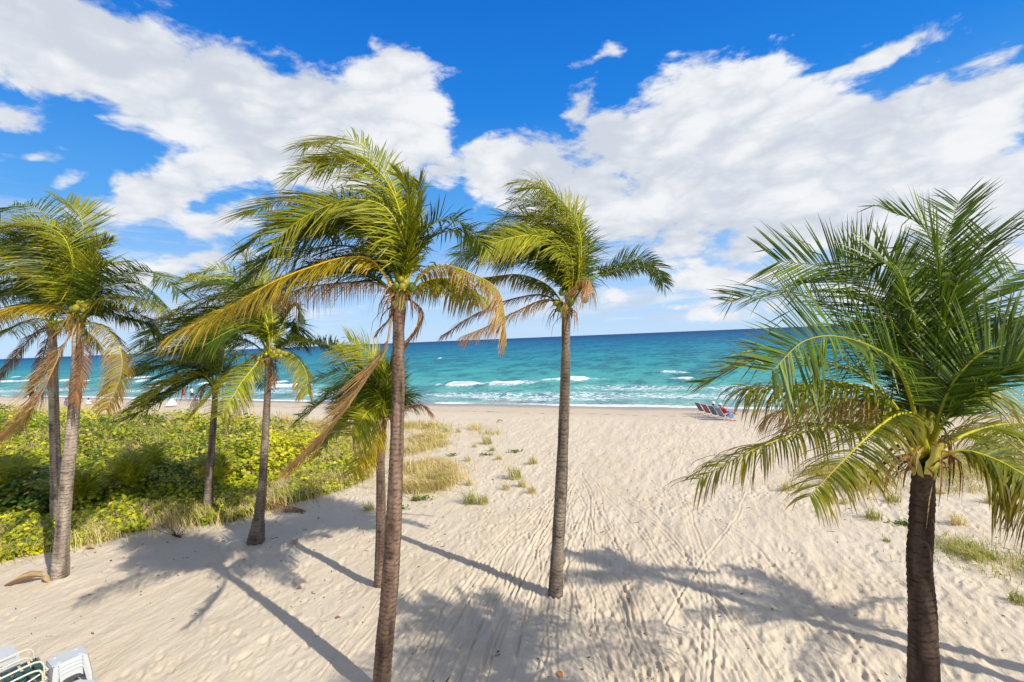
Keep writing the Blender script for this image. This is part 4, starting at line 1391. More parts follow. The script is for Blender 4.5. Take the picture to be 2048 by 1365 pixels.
def scatter_poly(poly, n, g):
    lo, hi = poly.min(0), poly.max(0)
    out = []
    tot = 0
    while tot < n:
        # denser near the viewer
        D = g.uniform(1 / 75.0, 1 / 13.0, n * 3)
        Yy = 1 / D
        A = g.uniform(-1.35, 0.4, n * 3)
        X, Y = Yy * A, Yy
        k = inside(poly, X, Y)
        out.append(np.stack([X[k], Y[k]], -1))
        tot += k.sum()
    return np.vstack(out)[:n]


def build_thicket():
    g = np.random.default_rng(31)
    C_ = scatter_poly(THICK, 900, g)
    front_d = np.linalg.norm(C_[:, None, :] - catmull(np.array([G(*p)[:2] for p in VEG_FRONT[2:]]), 40)[None], axis=2).min(1)
    hgt = 0.45 + 0.85 * np.clip(front_d / 5.0, 0, 1) + g.normal(0, 0.30, len(C_)) + 0.8 * fbm(C_[:, 0] * 0.3, C_[:, 1] * 0.3, 8, 2)
    hgt = np.clip(hgt, 0.3, 2.0) * np.interp(C_[:, 1], [14, 30, 55], [1.0, 0.95, 0.8])
    rad = g.uniform(0.5, 1.2, len(C_))
    dist = np.hypot(C_[:, 0], C_[:, 1])
    cnt = np.clip(3600 / dist, 60, 210).astype(int)
    btone = np.clip(0.44 + 1.0 * fbm(C_[:, 0] * 0.22, C_[:, 1] * 0.22, 19, 3) + g.normal(0, 0.16, len(C_)), 0.05, 0.9)
    bdry = np.where(g.random(len(C_)) < 0.07, 0.45, 0.05)
    Ps, Ns, Sz, Cl = [], [], [], []
    ca, cb, cc, cy = np.array((0.06, 0.11, 0.005)), np.array((0.27, 0.325, 0.006)), np.array((0.64, 0.57, 0.012)), np.array((0.62, 0.44, 0.13))
    for i in range(len(C_)):
        n = cnt[i]
        d = unit(g.normal(size=(n, 3)))
        d[:, 2] = np.abs(d[:, 2]) * 1.0
        r = rad[i] * g.uniform(0.72, 1.06, n) ** 0.7
        p = np.array((C_[i, 0], C_[i, 1], 0)) + d * np.stack([r, r, r / rad[i] * hgt[i]], -1)
        Ps.append(p)
        Ns.append(unit(d * 0.6 + np.array((0.25, -0.25, 0.75)) + g.normal(0, 0.42, (n, 3))))
        Sz.append(g.uniform(0.032, 0.095, n) * np.interp(dist[i], [14, 60], [1.0, 1.6]))
        tone = np.clip(btone[i] + g.normal(0, 0.20, n), 0, 1)[:, None]
        c = np.where(tone < 0.5, ca + (cb - ca) * tone * 2, cb + (cc - cb) * (tone * 2 - 1))
        dryb = (g.random(n) < bdry[i])[:, None]
        c = np.where(dryb, cy * g.uniform(0.3, 1.1, (n, 1)), c)
        Cl.append(c)
    V, F, Cc = leaves_mesh(np.vstack(Ps), np.vstack(Ns), np.concatenate(Sz), np.vstack(Cl))
    me = mesh_np('sea_grape_thicket', V, [F], Cc, False)
    tag(link('sea_grape_thicket', me, mat=MAT['shrub']), 'dense yellow green sea grape shrubs covering the dune at the left', 'shrubs', None, 'stuff')
    # low creeping vines along the front edge and among the grass
    n = 60000
    Q = scatter_poly(VEG, n, g)
    cl = fbm(Q[:, 0] * 0.9, Q[:, 1] * 0.9, 66, 3)
    fd = np.linalg.norm(Q[:, None, :] - catmull(np.array([G(*p)[:2] for p in VEG_FRONT[2:]]), 60)[None], axis=2).min(1)
    k = cl > np.where(fd < 2.2, -0.12, 0.0)
    Q, fd = Q[k], fd[k]
    n = len(Q)
    z = g.uniform(0.03, 0.22, n) + 0.42 * np.clip(fd / 2, 0, 1) * g.random(n)
    P = np.stack([Q[:, 0], Q[:, 1], z], -1)
    Nn = unit(np.array((0.2, -0.3, 1.0)) + g.normal(0, 0.45, (n, 3)))
    tone = np.clip(g.normal(0.55, 0.3, n), 0, 1)[:, None]
    c = np.where(tone < 0.5, ca + (cb - ca) * tone * 2, cb + (cc - cb) * (tone * 2 - 1))
    V, F, Cc = leaves_mesh(P, Nn, g.uniform(0.045, 0.085, n) * np.interp(Q[:, 1], [14, 60], [1, 1.6]), c)
    me = mesh_np('beach_vine', V, [F], Cc, False)
    tag(link('beach_vine', me, mat=MAT['shrub']), 'low bright green creeping vine along the front edge of the thicket', 'vine', None, 'stuff')


build_thicket()


def build_brush():
    g = np.random.default_rng(61)
    C_ = scatter_poly(THICK, 170, g)
    mb = MB()
    for x, y in C_:
        if y > 34:
            continue
        for q in range(int(g.integers(1, 4))):
            a = g.uniform(0, 6.28)
            e = g.uniform(0.5, 1.4)
            l = g.uniform(0.7, 1.6)
            d = np.array((math.cos(a) * math.cos(e), math.sin(a) * math.cos(e), math.sin(e)))
            p0 = np.array((x, y, 0.25))
            mb.tube([p0, p0 + d * l * 0.6 + g.normal(0, 0.08, 3), p0 + d * l + g.normal(0, 0.15, 3)], [0.016, 0.005], 4, BROWN * g.uniform(0.4, 1.2), 5)
    tag(mb.build('dead_brush', MAT['dry'], None, True), 'thin bare brown twigs sticking out of the green shrubs', 'twigs', None, 'stuff')


build_brush()

GC = [np.array((0.58, 0.45, 0.17)), np.array((0.46, 0.41, 0.07)), np.array((0.26, 0.31, 0.04)), np.array((0.66, 0.53, 0.27))]


def blades(P, h, lean, g, w=0.008, tone=None):
    """curved grass blades, three stations each"""
    n = len(P)
    a = g.uniform(0, 2 * np.pi, n)
    d = np.stack([np.cos(a), np.sin(a), 0 * a], -1)
    la_ = 2.2 * fbm(P[:, 0] * 1.3, P[:, 1] * 1.3, 301, 2)
    ln_ = lean * (0.75 + 0.8 * fbm(P[:, 0] * 0.9, P[:, 1] * 0.9, 303, 2))
    wd_ = np.stack([-np.cos(la_), np.sin(la_), 0 * la_ + 0.05], -1)
    out = unit(d * g.uniform(0.1, 1.1, n)[:, None] + wd_ * ln_[:, None])
    p1 = P + UP * (h * 0.5)[:, None] + out * (h * 0.14)[:, None]
    p2 = P + UP * (h * 0.82)[:, None] + out * (h * 0.42)[:, None]
    p3 = P + UP * (h * 0.88)[:, None] + out * (h * 0.85)[:, None]
    S = unit(np.cross(out, UP) + g.normal(0, 0.3, (n, 3)))
    ww = (w * g.uniform(0.7, 1.3, n))[:, None]
    V = np.stack([P - S * ww, P + S * ww, p1 - S * ww * .9, p1 + S * ww * .9, p2 - S * ww * .6, p2 + S * ww * .6, p3], 1).reshape(-1, 3)
    b = np.arange(n) * 7
    F4 = np.vstack([np.stack([b, b + 1, b + 3, b + 2], -1), np.stack([b + 2, b + 3, b + 5, b + 4], -1)])
    F3 = np.stack([b + 4, b + 5, b + 6], -1)
    pick = g.integers(0, 4, n) if tone is None else np.array(tone)[g.integers(0, len(tone), n)]
    c = np.array(GC)[pick] * g.uniform(0.7, 1.25, (n, 1))
    return V, F4, F3, np.repeat(c, 7, axis=0)


def grass_area(name, label, px_poly, n, hrange, g, tone=None, clump=0.0, w=0.008, thr=-0.1, zfun=None):
    poly = np.array([G(*p)[:2] for p in px_poly])
    lo, hi = poly.min(0), poly.max(0)
    Q = np.stack([g.uniform(lo[0], hi[0], n * 4), g.uniform(lo[1], hi[1], n * 4)], -1)
    k = inside(poly, Q[:, 0], Q[:, 1]) & (fbm(Q[:, 0] * 0.8, Q[:, 1] * 0.8, 57, 3) > thr)
    Q = Q[k][:n]
    Q = Q + g.normal(0, 1, Q.shape) * np.where(g.random(len(Q)) < 0.45, 0.55, 0.12)[:, None]
    z = base_z(Q[:, 0], Q[:, 1]) - 0.02
    P = np.stack([Q[:, 0], Q[:, 1], z], -1)
    h = g.uniform(hrange[0], hrange[1], len(P)) * (1 + 0.35 * fbm(Q[:, 0] * 1.2, Q[:, 1] * 1.2, 58, 2))
    V, F4, F3, Cc = blades(P, h, 0.8, g, w, tone)
    me = mesh_np(name, V, [F4, F3], Cc, True)
    return tag(link(name, me, mat=MAT['grass']), label, 'grass', None, 'stuff')


gg = np.random.default_rng(41)
grass_area('dune_grass', 'tangled pale dune grass between the left thicket and the open sand',
           VEG_FRONT[2:] + [(700, 935), (600, 960), (520, 985), (420, 1015), (300, 1020), (160, 1045), (0, 1052), (-150, 1075)], 15000, (0.2, 0.62), gg, [0, 1, 2, 3, 0, 3], thr=-0.22, w=0.008)
grass_area('dune_grass', 'yellow green dune grass behind the small low palm',
           [(540, 960), (640, 935), (745, 930), (770, 895), (745, 868), (640, 852), (560, 846), (520, 870), (500, 930)], 13000, (0.3, 0.7), gg, [0, 3, 0, 1, 3], thr=-0.35, w=0.012)
grass_area('dune_grass', 'straw coloured grass stalks growing up through the shrubs',
           [(-100, 1040), (200, 1015), (420, 990), (560, 945), (620, 900), (540, 862), (380, 850), (200, 860), (40, 880), (-100, 930)], 5200, (0.8, 1.45), gg, [0, 3, 1, 0], thr=0.18, w=0.009)
grass_area('dune_grass', 'thin dry grass fringe along the back of the thicket by the beach',
           [(-300, 822), (0, 828), (160, 832), (330, 842), (560, 852), (640, 848), (600, 838), (430, 832), (330, 828), (160, 818), (0, 814), (-300, 812)], 9000, (0.5, 0.95), gg, [0, 3, 0, 1], thr=-0.3, w=0.016)
grass_area('dune_grass', 'patch of tan dune grass just right of the tall palm trunk',
           [(795, 985), (830, 988), (880, 982), (915, 965), (912, 938), (880, 925), (830, 928), (800, 940)], 3400, (0.22, 0.55), gg, [0, 0, 3, 3, 1], thr=-0.4, w=0.010)
grass_area('dune_grass', 'ochre grass patch on the pale sand behind the tan patch',
           [(800, 920), (850, 905), (905, 890), (905, 872), (860, 866), (800, 885)], 2000, (0.22, 0.5), gg, [0, 3, 1, 0], thr=-0.2, w=0.011)
grass_area('dune_grass', 'sparse grass at the far side near the beach, behind the tall trunk',
           [(790, 868), (900, 866), (1000, 872), (990, 862), (880, 850), (800, 850)], 1600, (0.25, 0.5), gg, [1, 0, 0], thr=0.0, w=0.012)
grass_area('dune_grass', 'straw grass under the left fronds of the big near palm',
           [(1565, 978), (1640, 990), (1720, 985), (1790, 965), (1780, 945), (1700, 935), (1620, 950)], 3200, (0.22, 0.5), gg, [1, 0, 0, 3, 2], thr=-0.1, w=0.010)
grass_area('dune_grass', 'scrubby grass behind the crown of the big near palm',
           [(1860, 985), (1960, 990), (2120, 985), (2120, 900), (1990, 890), (1880, 905), (1830, 935)], 4200, (0.25, 0.55), gg, [1, 0, 2, 3], thr=-0.15, w=0.010)
grass_area('dune_grass', 'low weedy strip at the right edge of the sand',
           [(1895, 1105), (1960, 1128), (2060, 1165), (2120, 1180), (2120, 1140), (2040, 1120), (1960, 1096), (1905, 1088)], 2600, (0.10, 0.24), gg, [2, 1, 2, 0], thr=-0.15, w=0.007)

TUFT = []
for v in range(5):
    g = np.random.default_rng(200 + v)
    n = 80
    a, r = g.uniform(0, 6.28, n), 0.24 * np.sqrt(g.random(n))
    P = np.stack([r * np.cos(a), r * np.sin(a), -0.02 + 0 * a], -1)
    V, F4, F3, Cc = blades(P, g.uniform(0.22, 0.5, n), 0.9, g, 0.008, [[1, 2, 0], [0, 1, 3], [0, 3, 1], [1, 2, 2], [3, 0, 0]][v])
    me = mesh_np('grass_tuft', V, [F4, F3], Cc, True)
    me.materials.append(MAT['grass'])
    TUFT.append(me)
tufts = [
    (977, 888, 1.25, 0, 'upright grass tuft nearest the beach path, highest of the scattered tufts'),
    (1033, 955, 1.35, 0, 'thick green grass tuft in the middle of the sand left of the slim palm'),
    (1068, 928, 1.0, 1, 'straw tuft leaning left, closest to the slim palm among the upper tufts'),
    (1046, 972, 0.8, 1, 'short dry tuft just below the thick green tuft'),
    (1066, 985, 0.75, 2, 'wispy dry tuft close beside the slim palm trunk'),
    (1014, 978, 0.65, 2, 'single thin spiky tuft left of the short dry tuft'),
    (942, 1005, 1.2, 3, 'wide green tuft low on the sand, left one of the front pair'),
    (968, 1006, 0.9, 0, 'small dense tuft, right one of the front pair'),
    (940, 970, 0.6, 2, 'flat dry tuft right of the tan grass patch'),
    (1000, 920, 0.7, 1, 'faded tuft on bare sand in the middle of the dune'),
    (937, 922, 0.7, 1, 'pale sparse tuft above the tan grass patch'),
    (985, 902, 0.7, 3, 'low tuft just in front of the tuft nearest the path'),
    (950, 895, 0.6, 1, 'tiny yellow tuft beside the ochre grass patch'),
    (918, 866, 0.8, 1, 'grey green tuft at the beach side of the dune'),
    (893, 864, 0.9, 3, 'bushier tuft at the beach side of the dune'),
    (835, 1000, 0.6, 3, 'weed tuft at the foot of the tan grass patch'),
    (740, 1020, 0.9, 1, 'yellow tuft just left of the twin trunks'),
    (1747, 1040, 1.0, 3, 'green tuft standing alone left of the big near trunk'),
    (1573, 982, 0.9, 1, 'outermost straw tuft at the left end of the right dune'),
    (1690, 1008, 0.6, 2, 'small dry tuft under the front frond of the big palm'),
    (1787, 1006, 0.9, 3, 'tuft of tall thin grass above the lone green tuft'),
    (1918, 1050, 0.9, 4, 'brown dry tuft right of the big near trunk'),
    (2038, 1205, 0.75, 3, 'little green tuft at the right edge of the picture'),
    (1775, 1085, 0.4, 3, 'tiny sprig on the sand left of the big near trunk'),
    (1990, 1010, 1.0, 1, 'leaning grass tuft behind the hanging right frond'),
    (1880, 990, 0.8, 1, 'yellow tuft right beside the top of the big trunk'),
]
for i, (px, py, sc, v, lab) in enumerate(tufts):
    p = G(px, py)
    o = link('grass_tuft', TUFT[v], None, (p[0], p[1], p[2]))
    o.scale = (sc, sc, sc)
    o.rotation_euler = (0, 0, random.uniform(-0.5, 0.5))
    tag(o, lab, 'grass tuft', 'grass tufts scattered on the sand')

# green creepers on the sand
for (px, py, lab) in [(905, 912, 'small dark green creeper on the sand above the tan grass patch'), (972, 911, 'trailing green creeper in the middle of the dune sand'),
                      (801, 1019, 'leafy sprig beside the tall palm trunk'), (1807, 1050, 'dark green leafy sprig left of the big near trunk'),
                      (1030, 905, 'sparse vine runner on the sand near the beach path'), (845, 1000, 'leaf rosette below the tan grass patch')]:
    g = np.random.default_rng(px)
    n = 46
    p = G(px, py)
    a = g.uniform(0, 6.28, n)
    r = g.uniform(0, 0.3, n)
    P = np.stack([r * np.cos(a) * 1.4, r * np.sin(a) * 0.7, g.uniform(0.02, 0.12, n)], -1)
    V, F, Cc = leaves_mesh(P, unit(np.array((0.1, -0.2, 1)) + g.normal(0, 0.4, (n, 3))), g.uniform(0.03, 0.06, n), np.array((0.10, 0.17, 0.02)) * g.uniform(0.5, 1.5, (n, 1)))
    o = link('creeper', mesh_np('creeper', V, [F], Cc, False), None, p, MAT['shrub'])
    tag(o, lab, 'creeper', 'green creepers on the sand')

# young palms in the thicket
for i, (px, py, dpt, L, lab) in enumerate([
        (293, 905, 21.0, 1.2, 'young palm with yellow green fronds poking up mid thicket'),
        (262, 925, 19.0, 1.1, 'young palm fronds at the left of the yellow young palm'),
        (440, 945, 19.0, 1.1, 'fresh green young palm right of the dark trunked palm'),
        (25, 925, 18.5, 1.3, 'yellow young palm at the left edge of the thicket'),
        (160, 955, 17.5, 1.1, 'low young palm between the front left palm and the shrubs')]):
    c = at(px, py, dpt)
    c[2] = 0.75
    L *= 1.45
    b = np.array((c[0], c[1], 0.0))
    yp = empty('young_palm', b, lab, 'young palm', 'young palms growing in the thicket')
    MB().tube([(0, 0, 0), (0.02, 0, c[2] * 0.5), (0, 0, c[2])], [0.05, 0.04, 0.03], 7, GREEN_M).build('stem', MAT['rachis'], yp, True)
    g = np.random.default_rng(400 + i)
    for k in range(7):
        a = k * 2.399 + g.uniform(0, .5)
        e = R(g.uniform(50, 82))
        d = np.array((math.cos(a) * math.cos(e), math.sin(a) * math.cos(e), math.sin(e)))
        pts = [c + L * (t * d + t * t * (WIND * 0.3 - UP * 0.3)) for t in (0, 0.35, 0.7, 1.0)]
        frond(yp, b, pts, 'lime', seed=4000 + i * 10 + k, n=20, scale=0.7, rib_r=0.014, width=0.04)

# ------------------------------------------------------------------ litter on the sand
p = G(48, 1168)
t_ = empty('dead_palm_sheath', p, 'curled tan dead palm sheath lying on the sand at the left edge', 'dead leaf')
g = np.random.default_rng(77)


def curl(P, w, col, parent, name, up=0.06):
    P = catmull(P, 12)
    T = unit(np.gradient(P, axis=0))
    S = unit(np.cross(T, UP))
    ww = w * np.sin(np.linspace(0.25, math.pi - 0.1, 12))[:, None]
    V = np.stack([P - S * ww + UP * up * ww / w, P - S * ww * .4, P + S * ww * .4, P + S * ww + UP * up * ww / w], 1).reshape(-1, 3)
    F = [[r * 4 + q, r * 4 + q + 1, r * 4 + q + 5, r * 4 + q + 4] for r in range(11) for q in range(3)]
    return MB().add(V, F, (), col).build(name, MAT['dry'], parent, True)


curl([(-0.35, -0.16, 0.04), (-0.05, -0.05, 0.10), (0.28, 0.02, 0.16), (0.50, 0.08, 0.13)], 0.13, (0.40, 0.26, 0.13), t_, 'husk', 0.12)
curl([(0.49, 0.08, 0.13), (0.62, -0.02, 0.08), (0.78, -0.10, 0.03)], 0.08, (0.46, 0.32, 0.14), t_, 'husk', 0.08)
curl([(-0.5, 0.32, 0.03), (-0.3, 0.42, 0.07), (-0.05, 0.56, 0.06)], 0.06, (0.28, 0.20, 0.10), t_, 'husk', 0.05)
mb = MB()
for k in range(16):
    a = g.uniform(0.3, 2.9)
    d = np.array((math.cos(a), g.uniform(-.3, .5), math.sin(a)))
    q = np.array((0.3, 0.62, 0.05))
    l = g.uniform(0.15, 0.45)
    mb.tube([q, q + d * l * 0.5, q + d * l + np.array((0, 0, -0.02))], [0.006, 0.003], 4, DBROWN)
mb.tube([(0.3, 0.62, 0.05), (0.45, 0.58, 0.05), (0.6, 0.52, 0.02)], [0.05, 0.035], 6, BROWN)
mb.tube([(0.3, 0.62, 0.05), (0.0, 0.52, 0.12), (-0.25, 0.2, 0.06)], [0.012, 0.008], 5, STRAW, 8)
mb.build('flower_stalk', MAT['dry'], t_, True)

p = G(352, 1075)
t_ = empty('dead_twig', p, 'small dark dead twig with bare branches on the sand below the thicket', 'twig')
mb = MB()
for k in range(11):
    a = g.uniform(0, math.pi)
    l = g.uniform(0.2, 0.7)
    d = np.array((math.cos(a), g.uniform(-.5, .5), abs(math.sin(a)) * 0.9 + 0.1))
    mb.tube([(0, 0, 0.03), d * l * 0.5 + np.array((0.03, 0, 0)), d * l], [0.014, 0.004], 5, DBROWN)
mb.tube([(0.2, -0.05, 0.02), (0, 0, 0.04), (-0.2, 0.12, 0.05)], [0.03, 0.02], 6, DBROWN * 0.8)
mb.build('branches', MAT['dry'], t_, True)

p = G(555, 1022)
t_ = empty('fallen_frond', p, 'dark brown fallen palm frond lying on the sand beside the leaning palm', 'palm frond')
frond(t_, p, [p + np.array(q) for q in ((-0.9, 0.35, 0.14), (-0.3, 0.15, 0.25), (0.4, -0.05, 0.15), (1.0, -0.2, 0.05))], 'deaddark', seed=5555, n=36, wmul=0.2, lenmul=0.9)

LEAF = []
for v in range(3):
    P = catmull([(-0.10, 0, 0.01), (0, 0.01, 0.035 + 0.01 * v), (0.11, 0, 0.015)], 8)
    ww = (0.045 + 0.01 * v) * np.sin(np.linspace(0.1, math.pi - 0.05, 8))
    V = np.concatenate([P + np.stack([0 * ww, -ww, ww * 0.5], -1), P, P + np.stack([0 * ww, ww, ww * 0.4], -1)])
    F = [[b + q, b + q + 1, b + q + 9, b + q + 8] for b in (0, 8) for q in range(7)]
    me = mesh_np('fallen_leaf', V, [np.array(F)], np.array([(0.5, 0.22, 0.06), (0.25, 0.15, 0.08), (0.40, 0.28, 0.14)][v]), True)
    me.materials.append(MAT['dry'])
    LEAF.append(me)
for px, py, v, sc, lab in [(1121, 1354, 0, 1.0, 'orange dry leaf at the bottom of the picture in the palm shadow'), (1252, 1208, 1, 1.3, 'brown dry leaf on the trampled sand right of the slim palm'),
                           (1545, 1222, 0, 0.6, 'tiny red brown leaf at the edge of the broad frond shadow'), (600, 1180, 2, 0.8, 'little yellow leaf beside the tall palm shadow'),
                           (675, 1240, 1, 0.8, 'small brown leaf on smooth sand left of the tall trunk'), (590, 1088, 2, 1.6, 'curled straw leaf right of the swollen palm foot'),
                           (180, 1100, 2, 1.4, 'straw leaf at the sandy edge of the vine'), (1000, 845, 1, 2.5, 'dark drift scrap on the far sand'), (870, 968, 2, 1.2, 'pale scrap in the tan grass patch')]:
    q = G(px, py)
    o = link('fallen_leaf', LEAF[v], None, (q[0], q[1], q[2] + 0.02))
    o.scale = (sc, sc, sc)
    o.rotation_euler = (0, 0, random.uniform(0, 6))
    tag(o, lab, 'leaf', 'dry leaves fallen on the sand')

# bits of dark debris, uncountable
g = np.random.default_rng(88)
n = 900
D = g.uniform(7.5, 26, n); A = g.uniform(-0.85, 0.85, n)
mb = MB()
X, Y = D * np.sin(A), D * np.cos(A)
k = ~inside(VEG, X, Y)
X, Y = X[k], Y[k]
n = len(X)
a = g.uniform(0, 6.28, n)
l = g.uniform(0.012, 0.035, n) * np.where(g.random(n) < 0.10, 3.0, 1)
w_ = g.uniform(0.003, 0.007, n)
dx, dy = np.cos(a), np.sin(a)
z = base_z(X, Y) + 0.028
q = [np.stack([X + dx * l * sx - dy * w_ * sy, Y + dy * l * sx + dx * w_ * sy, z + 0.02 * (sy > 0) + 0.015 * g.random(n)], -1) for sx, sy in ((-1, -1), (1, -1), (1, 1), (-1, 1))]
V = np.stack(q, 1).reshape(-1, 3)
b = np.arange(n) * 4
me = mesh_np('sand_debris', V, [np.stack([b, b + 1, b + 2, b + 3], -1)], np.repeat(DBROWN * g.uniform(0.5, 2, (n, 1)), 4, axis=0), False)
tag(link('sand_debris', me, mat=MAT['dry']), 'tiny dark twigs and scraps strewn over the sand', 'debris', None, 'stuff')

# ------------------------------------------------------------------ white tables and loungers, bottom left
zt = 0.62
c0, c1, c2, c3 = [ground(px, py, zt) for px, py in ((91, 1322), (161, 1291), (177, 1302), (105, 1332))]
cen = (c0 + c1 + c2 + c3) / 4
ux = unit((c1 - c0) + (c2 - c3))
ang = math.atan2(ux[1], ux[0])
tl = (np.linalg.norm(c1 - c0) + np.linalg.norm(c2 - c3)) / 2
tw_ = 0.40


def make_table(drop=0.075, arch=0.012):
    """white moulded side table: top with raised corners, skirts arched between four splayed channel legs"""
    root = empty('side_table', (0, 0, 0))
    lx, ly, h = tl / 2, tw_ / 2, 0.42
    mb = MB()
    c = 0.05
    pl = [(-lx + c, -ly), (lx - c, -ly), (lx, -ly + c), (lx, ly - c), (lx - c, ly), (-lx + c, ly), (-lx, ly - c), (-lx, -ly + c)]
    V = [(x, y, h - 0.02) for x, y in pl] + [(x * 0.985, y * 0.97, h) for x, y in pl] + [(0, 0, h - 0.002)]
    F4 = [[i, (i + 1) % 8, 8 + (i + 1) % 8, 8 + i] for i in range(8)]
    F3 = [[8 + i, 8 + (i + 1) % 8, 16] for i in range(8)]
    mb.add(V, F4, F3)
    mb.build('top', MAT['white'], root)
    for sx, sy in ((-1, -1), (1, -1), (1, 1), (-1, 1)):
        pad = MB()
        pad.tube([(sx * (lx - 0.10), sy * (ly - 0.08), h - 0.004), (sx * (lx - 0.10), sy * (ly - 0.08), h + 0.012)], [0.035, 0.030], 10)
        pad.build('corner_pad', MAT['white'], root)
        lg = MB()
        x0, y0 = sx * (lx - 0.005), sy * (ly - 0.005)
        x1, y1 = sx * (lx + 0.045), sy * (ly + 0.035)
        for (ax, ay) in ((1, 0), (0, 1)):
            ex, ey = (-sx * 0.075 * ax), (-sy * 0.075 * ay)
            nx, ny = (-sx * 0.006 * ay), (-sy * 0.006 * ax)
            V = [(x0, y0, h - 0.022), (x0 + ex, y0 + ey, h - 0.022), (x1 + ex * .8, y1 + ey * .8, 0), (x1, y1, 0)]
            V += [(a_ + nx, b_ + ny, c_) for a_, b_, c_ in V]
            lg.add(V, [[0, 1, 2, 3], [7, 6, 5, 4], [0, 4, 5, 1], [1, 5, 6, 2], [2, 6, 7, 3], [3, 7, 4, 0]])
        lg.build('leg', MAT['white'], root)
    for ax in (0, 1):
        for sg in (-1, 1):
            half = (lx if ax == 0 else ly) - 0.085
            off = (ly if ax == 0 else lx) - 0.004
            sk = MB()
            n = 9
            xs = np.linspace(-half, half, n)
            zb = h - drop + arch * (1 - (xs / half) ** 4)
            V = []
            for th_ in (0, -0.006):
                for x_, z_ in zip(xs, zb):
                    o1, o2 = (off + th_) * sg, (off + th_ + 0.016) * sg
                    V += [((x_, o1, h - 0.021) if ax == 0 else (o1, x_, h - 0.021)), ((x_, o2, z_) if ax == 0 else (o2, x_, z_))]
            F = [[2 * i, 2 * i + 1, 2 * i + 3, 2 * i + 2] for i in range(n - 1)]
            F += [[2 * n + a_ for a_ in f] for f in F]
            F += [[2 * i + 1, 2 * n + 2 * i + 1, 2 * n + 2 * i + 3, 2 * i + 3] for i in range(n - 1)]
            sk.add(V, F)
            sk.build('skirt', MAT['white'], root)
    return root


def copy_tree(o, parent=None):
    c = o.copy()
    C.objects.link(c)
    if parent is not None:
        c.parent = parent
    for ch in list(o.children):
        copy_tree(ch, c)
    return c


tb = make_table()
tb0 = make_table(0.16, 0.07)
labs = ['white plastic side table at the bottom of the stack on the sand', 'white plastic side table second from the bottom of the stack',
        'white plastic side table second from the top of the stack', 'white plastic side table on top of the stack at the bottom left']
protos = [tb0, tb, copy_tree(tb), copy_tree(tb), copy_tree(tb0)]
for i in range(4):
    o = protos[i]
    o.location = (cen[0], cen[1], 0.066 * i)
    o.rotation_euler = (0, 0, ang)
    tag(o, labs[i], 'side table', 'white plastic side tables')
o = protos[4]
q = ground(152, 1352, 0.42)
q = ground(146, 1380, 0.42)
o.location = (q[0], q[1], 0.0)
o.rotation_euler = (0, 0, ang + 0.5)
tag(o, 'separate white plastic side table at the bottom edge in front of the stack', 'side table', 'white plastic side tables')


def rotz(P, a, c):
    P = np.asarray(P, float)
    ca, sa = math.cos(a), math.sin(a)
    return np.stack([P[..., 0] * ca - P[..., 1] * sa + c[0], P[..., 0] * sa + P[..., 1] * ca + c[1], P[..., 2] + c[2]], -1)


def make_strap_chair(mat_strap, mat_frame, loc, rz, label, cat, group, L=0.95, wdt=0.62, sw=0.085, gap=0.02, h=0.40, arms=True, back=55):
    """strap lounge chair: tube frame with looped arms, crosswise vinyl straps on seat and back"""
    root = empty('strap_chair', loc, label, cat, group, rz)
    hw = wdt / 2
    sb = np.array((0.0, h))
    sf = np.array((0.52, h + 0.05))
    bt = np.array((-math.cos(R(back)) * 0.7, h + math.sin(R(back)) * 0.7))
    r = 0.014
    fr = MB()
    for sy in (-1, 1):
        y = sy * hw
        fr.tube([(bt[0], y, bt[1]), (sb[0], y, sb[1]), (sf[0], y, sf[1])], r, 8, None, 16)
        fr.tube([(0.45, y * 1.04, 0.0), (0.47, y * 1.04, h + 0.02), (0.46, y * 1.04, h + 0.20), (0.36, y * 1.04, h + 0.27), (0.0, y * 1.04, h + 0.25), (-0.28, y * 1.04, h + 0.22), (-0.33, y * 1.04, h + 0.10), (-0.30, y * 1.04, 0.0)] if arms else
                [(0.45, y, 0), (0.47, y, h), (0.0, y, h - 0.01), (-0.3, y, 0)], 0.016, 8, None, 40)
    for (x, z) in (tuple(bt), tuple(sf)):
        fr.tube([(x, -hw, z), (x, hw, z)], r, 8)
    fr.build('frame', mat_frame, root, True)

    def straps(a, b):
        d = b - a
        ln = np.linalg.norm(d)
        d = d / ln
        nn = np.array((-d[1], d[0]))
        n = int(ln / (sw + gap))
        for i in range(n):
            c = a + d * ((i + 0.5) * ln / n)
            V = []
            for yv in np.linspace(-hw - 0.012, hw + 0.012, 7):
                sag = -0.012 * (1 - (yv / hw) ** 2)
                for e in (-0.5, 0.5):
                    for tt_ in (0.016, 0.020):
                        q_ = c + d * e * sw + nn * (tt_ + sag)
                        V.append((q_[0], yv, q_[1]))
            F = []
            for k_ in range(6):
                o_ = k_ * 4
                F += [[o_ + 1, o_ + 3, o_ + 7, o_ + 5], [o_, o_ + 4, o_ + 6, o_ + 2], [o_, o_ + 1, o_ + 5, o_ + 4], [o_ + 2, o_ + 6, o_ + 7, o_ + 3]]
            F += [[0, 2, 3, 1], [24, 25, 27, 26]]
            MB().add(V, F).build('strap', mat_strap, root, True)
    straps(sb + np.array((0.03, 0)), sf)
    straps(bt, sb)
    return root


ch_dir = ang
q = ground(2, 1378, 0.45)
make_strap_chair(MAT['green'], MAT['cream'], (q[0], q[1], 0.12), ch_dir, 'upper green strap chair with cream arm loops beside the white tables', 'lounge chair', 'green strap chairs')
make_strap_chair(MAT['green'], MAT['cream'], (q[0] + 0.02, q[1] - 0.05, 0.0), ch_dir, 'lower green strap chair under the other, beside the white tables', 'lounge chair', 'green strap chairs')
q2 = ground(-6, 1330, 0.45)


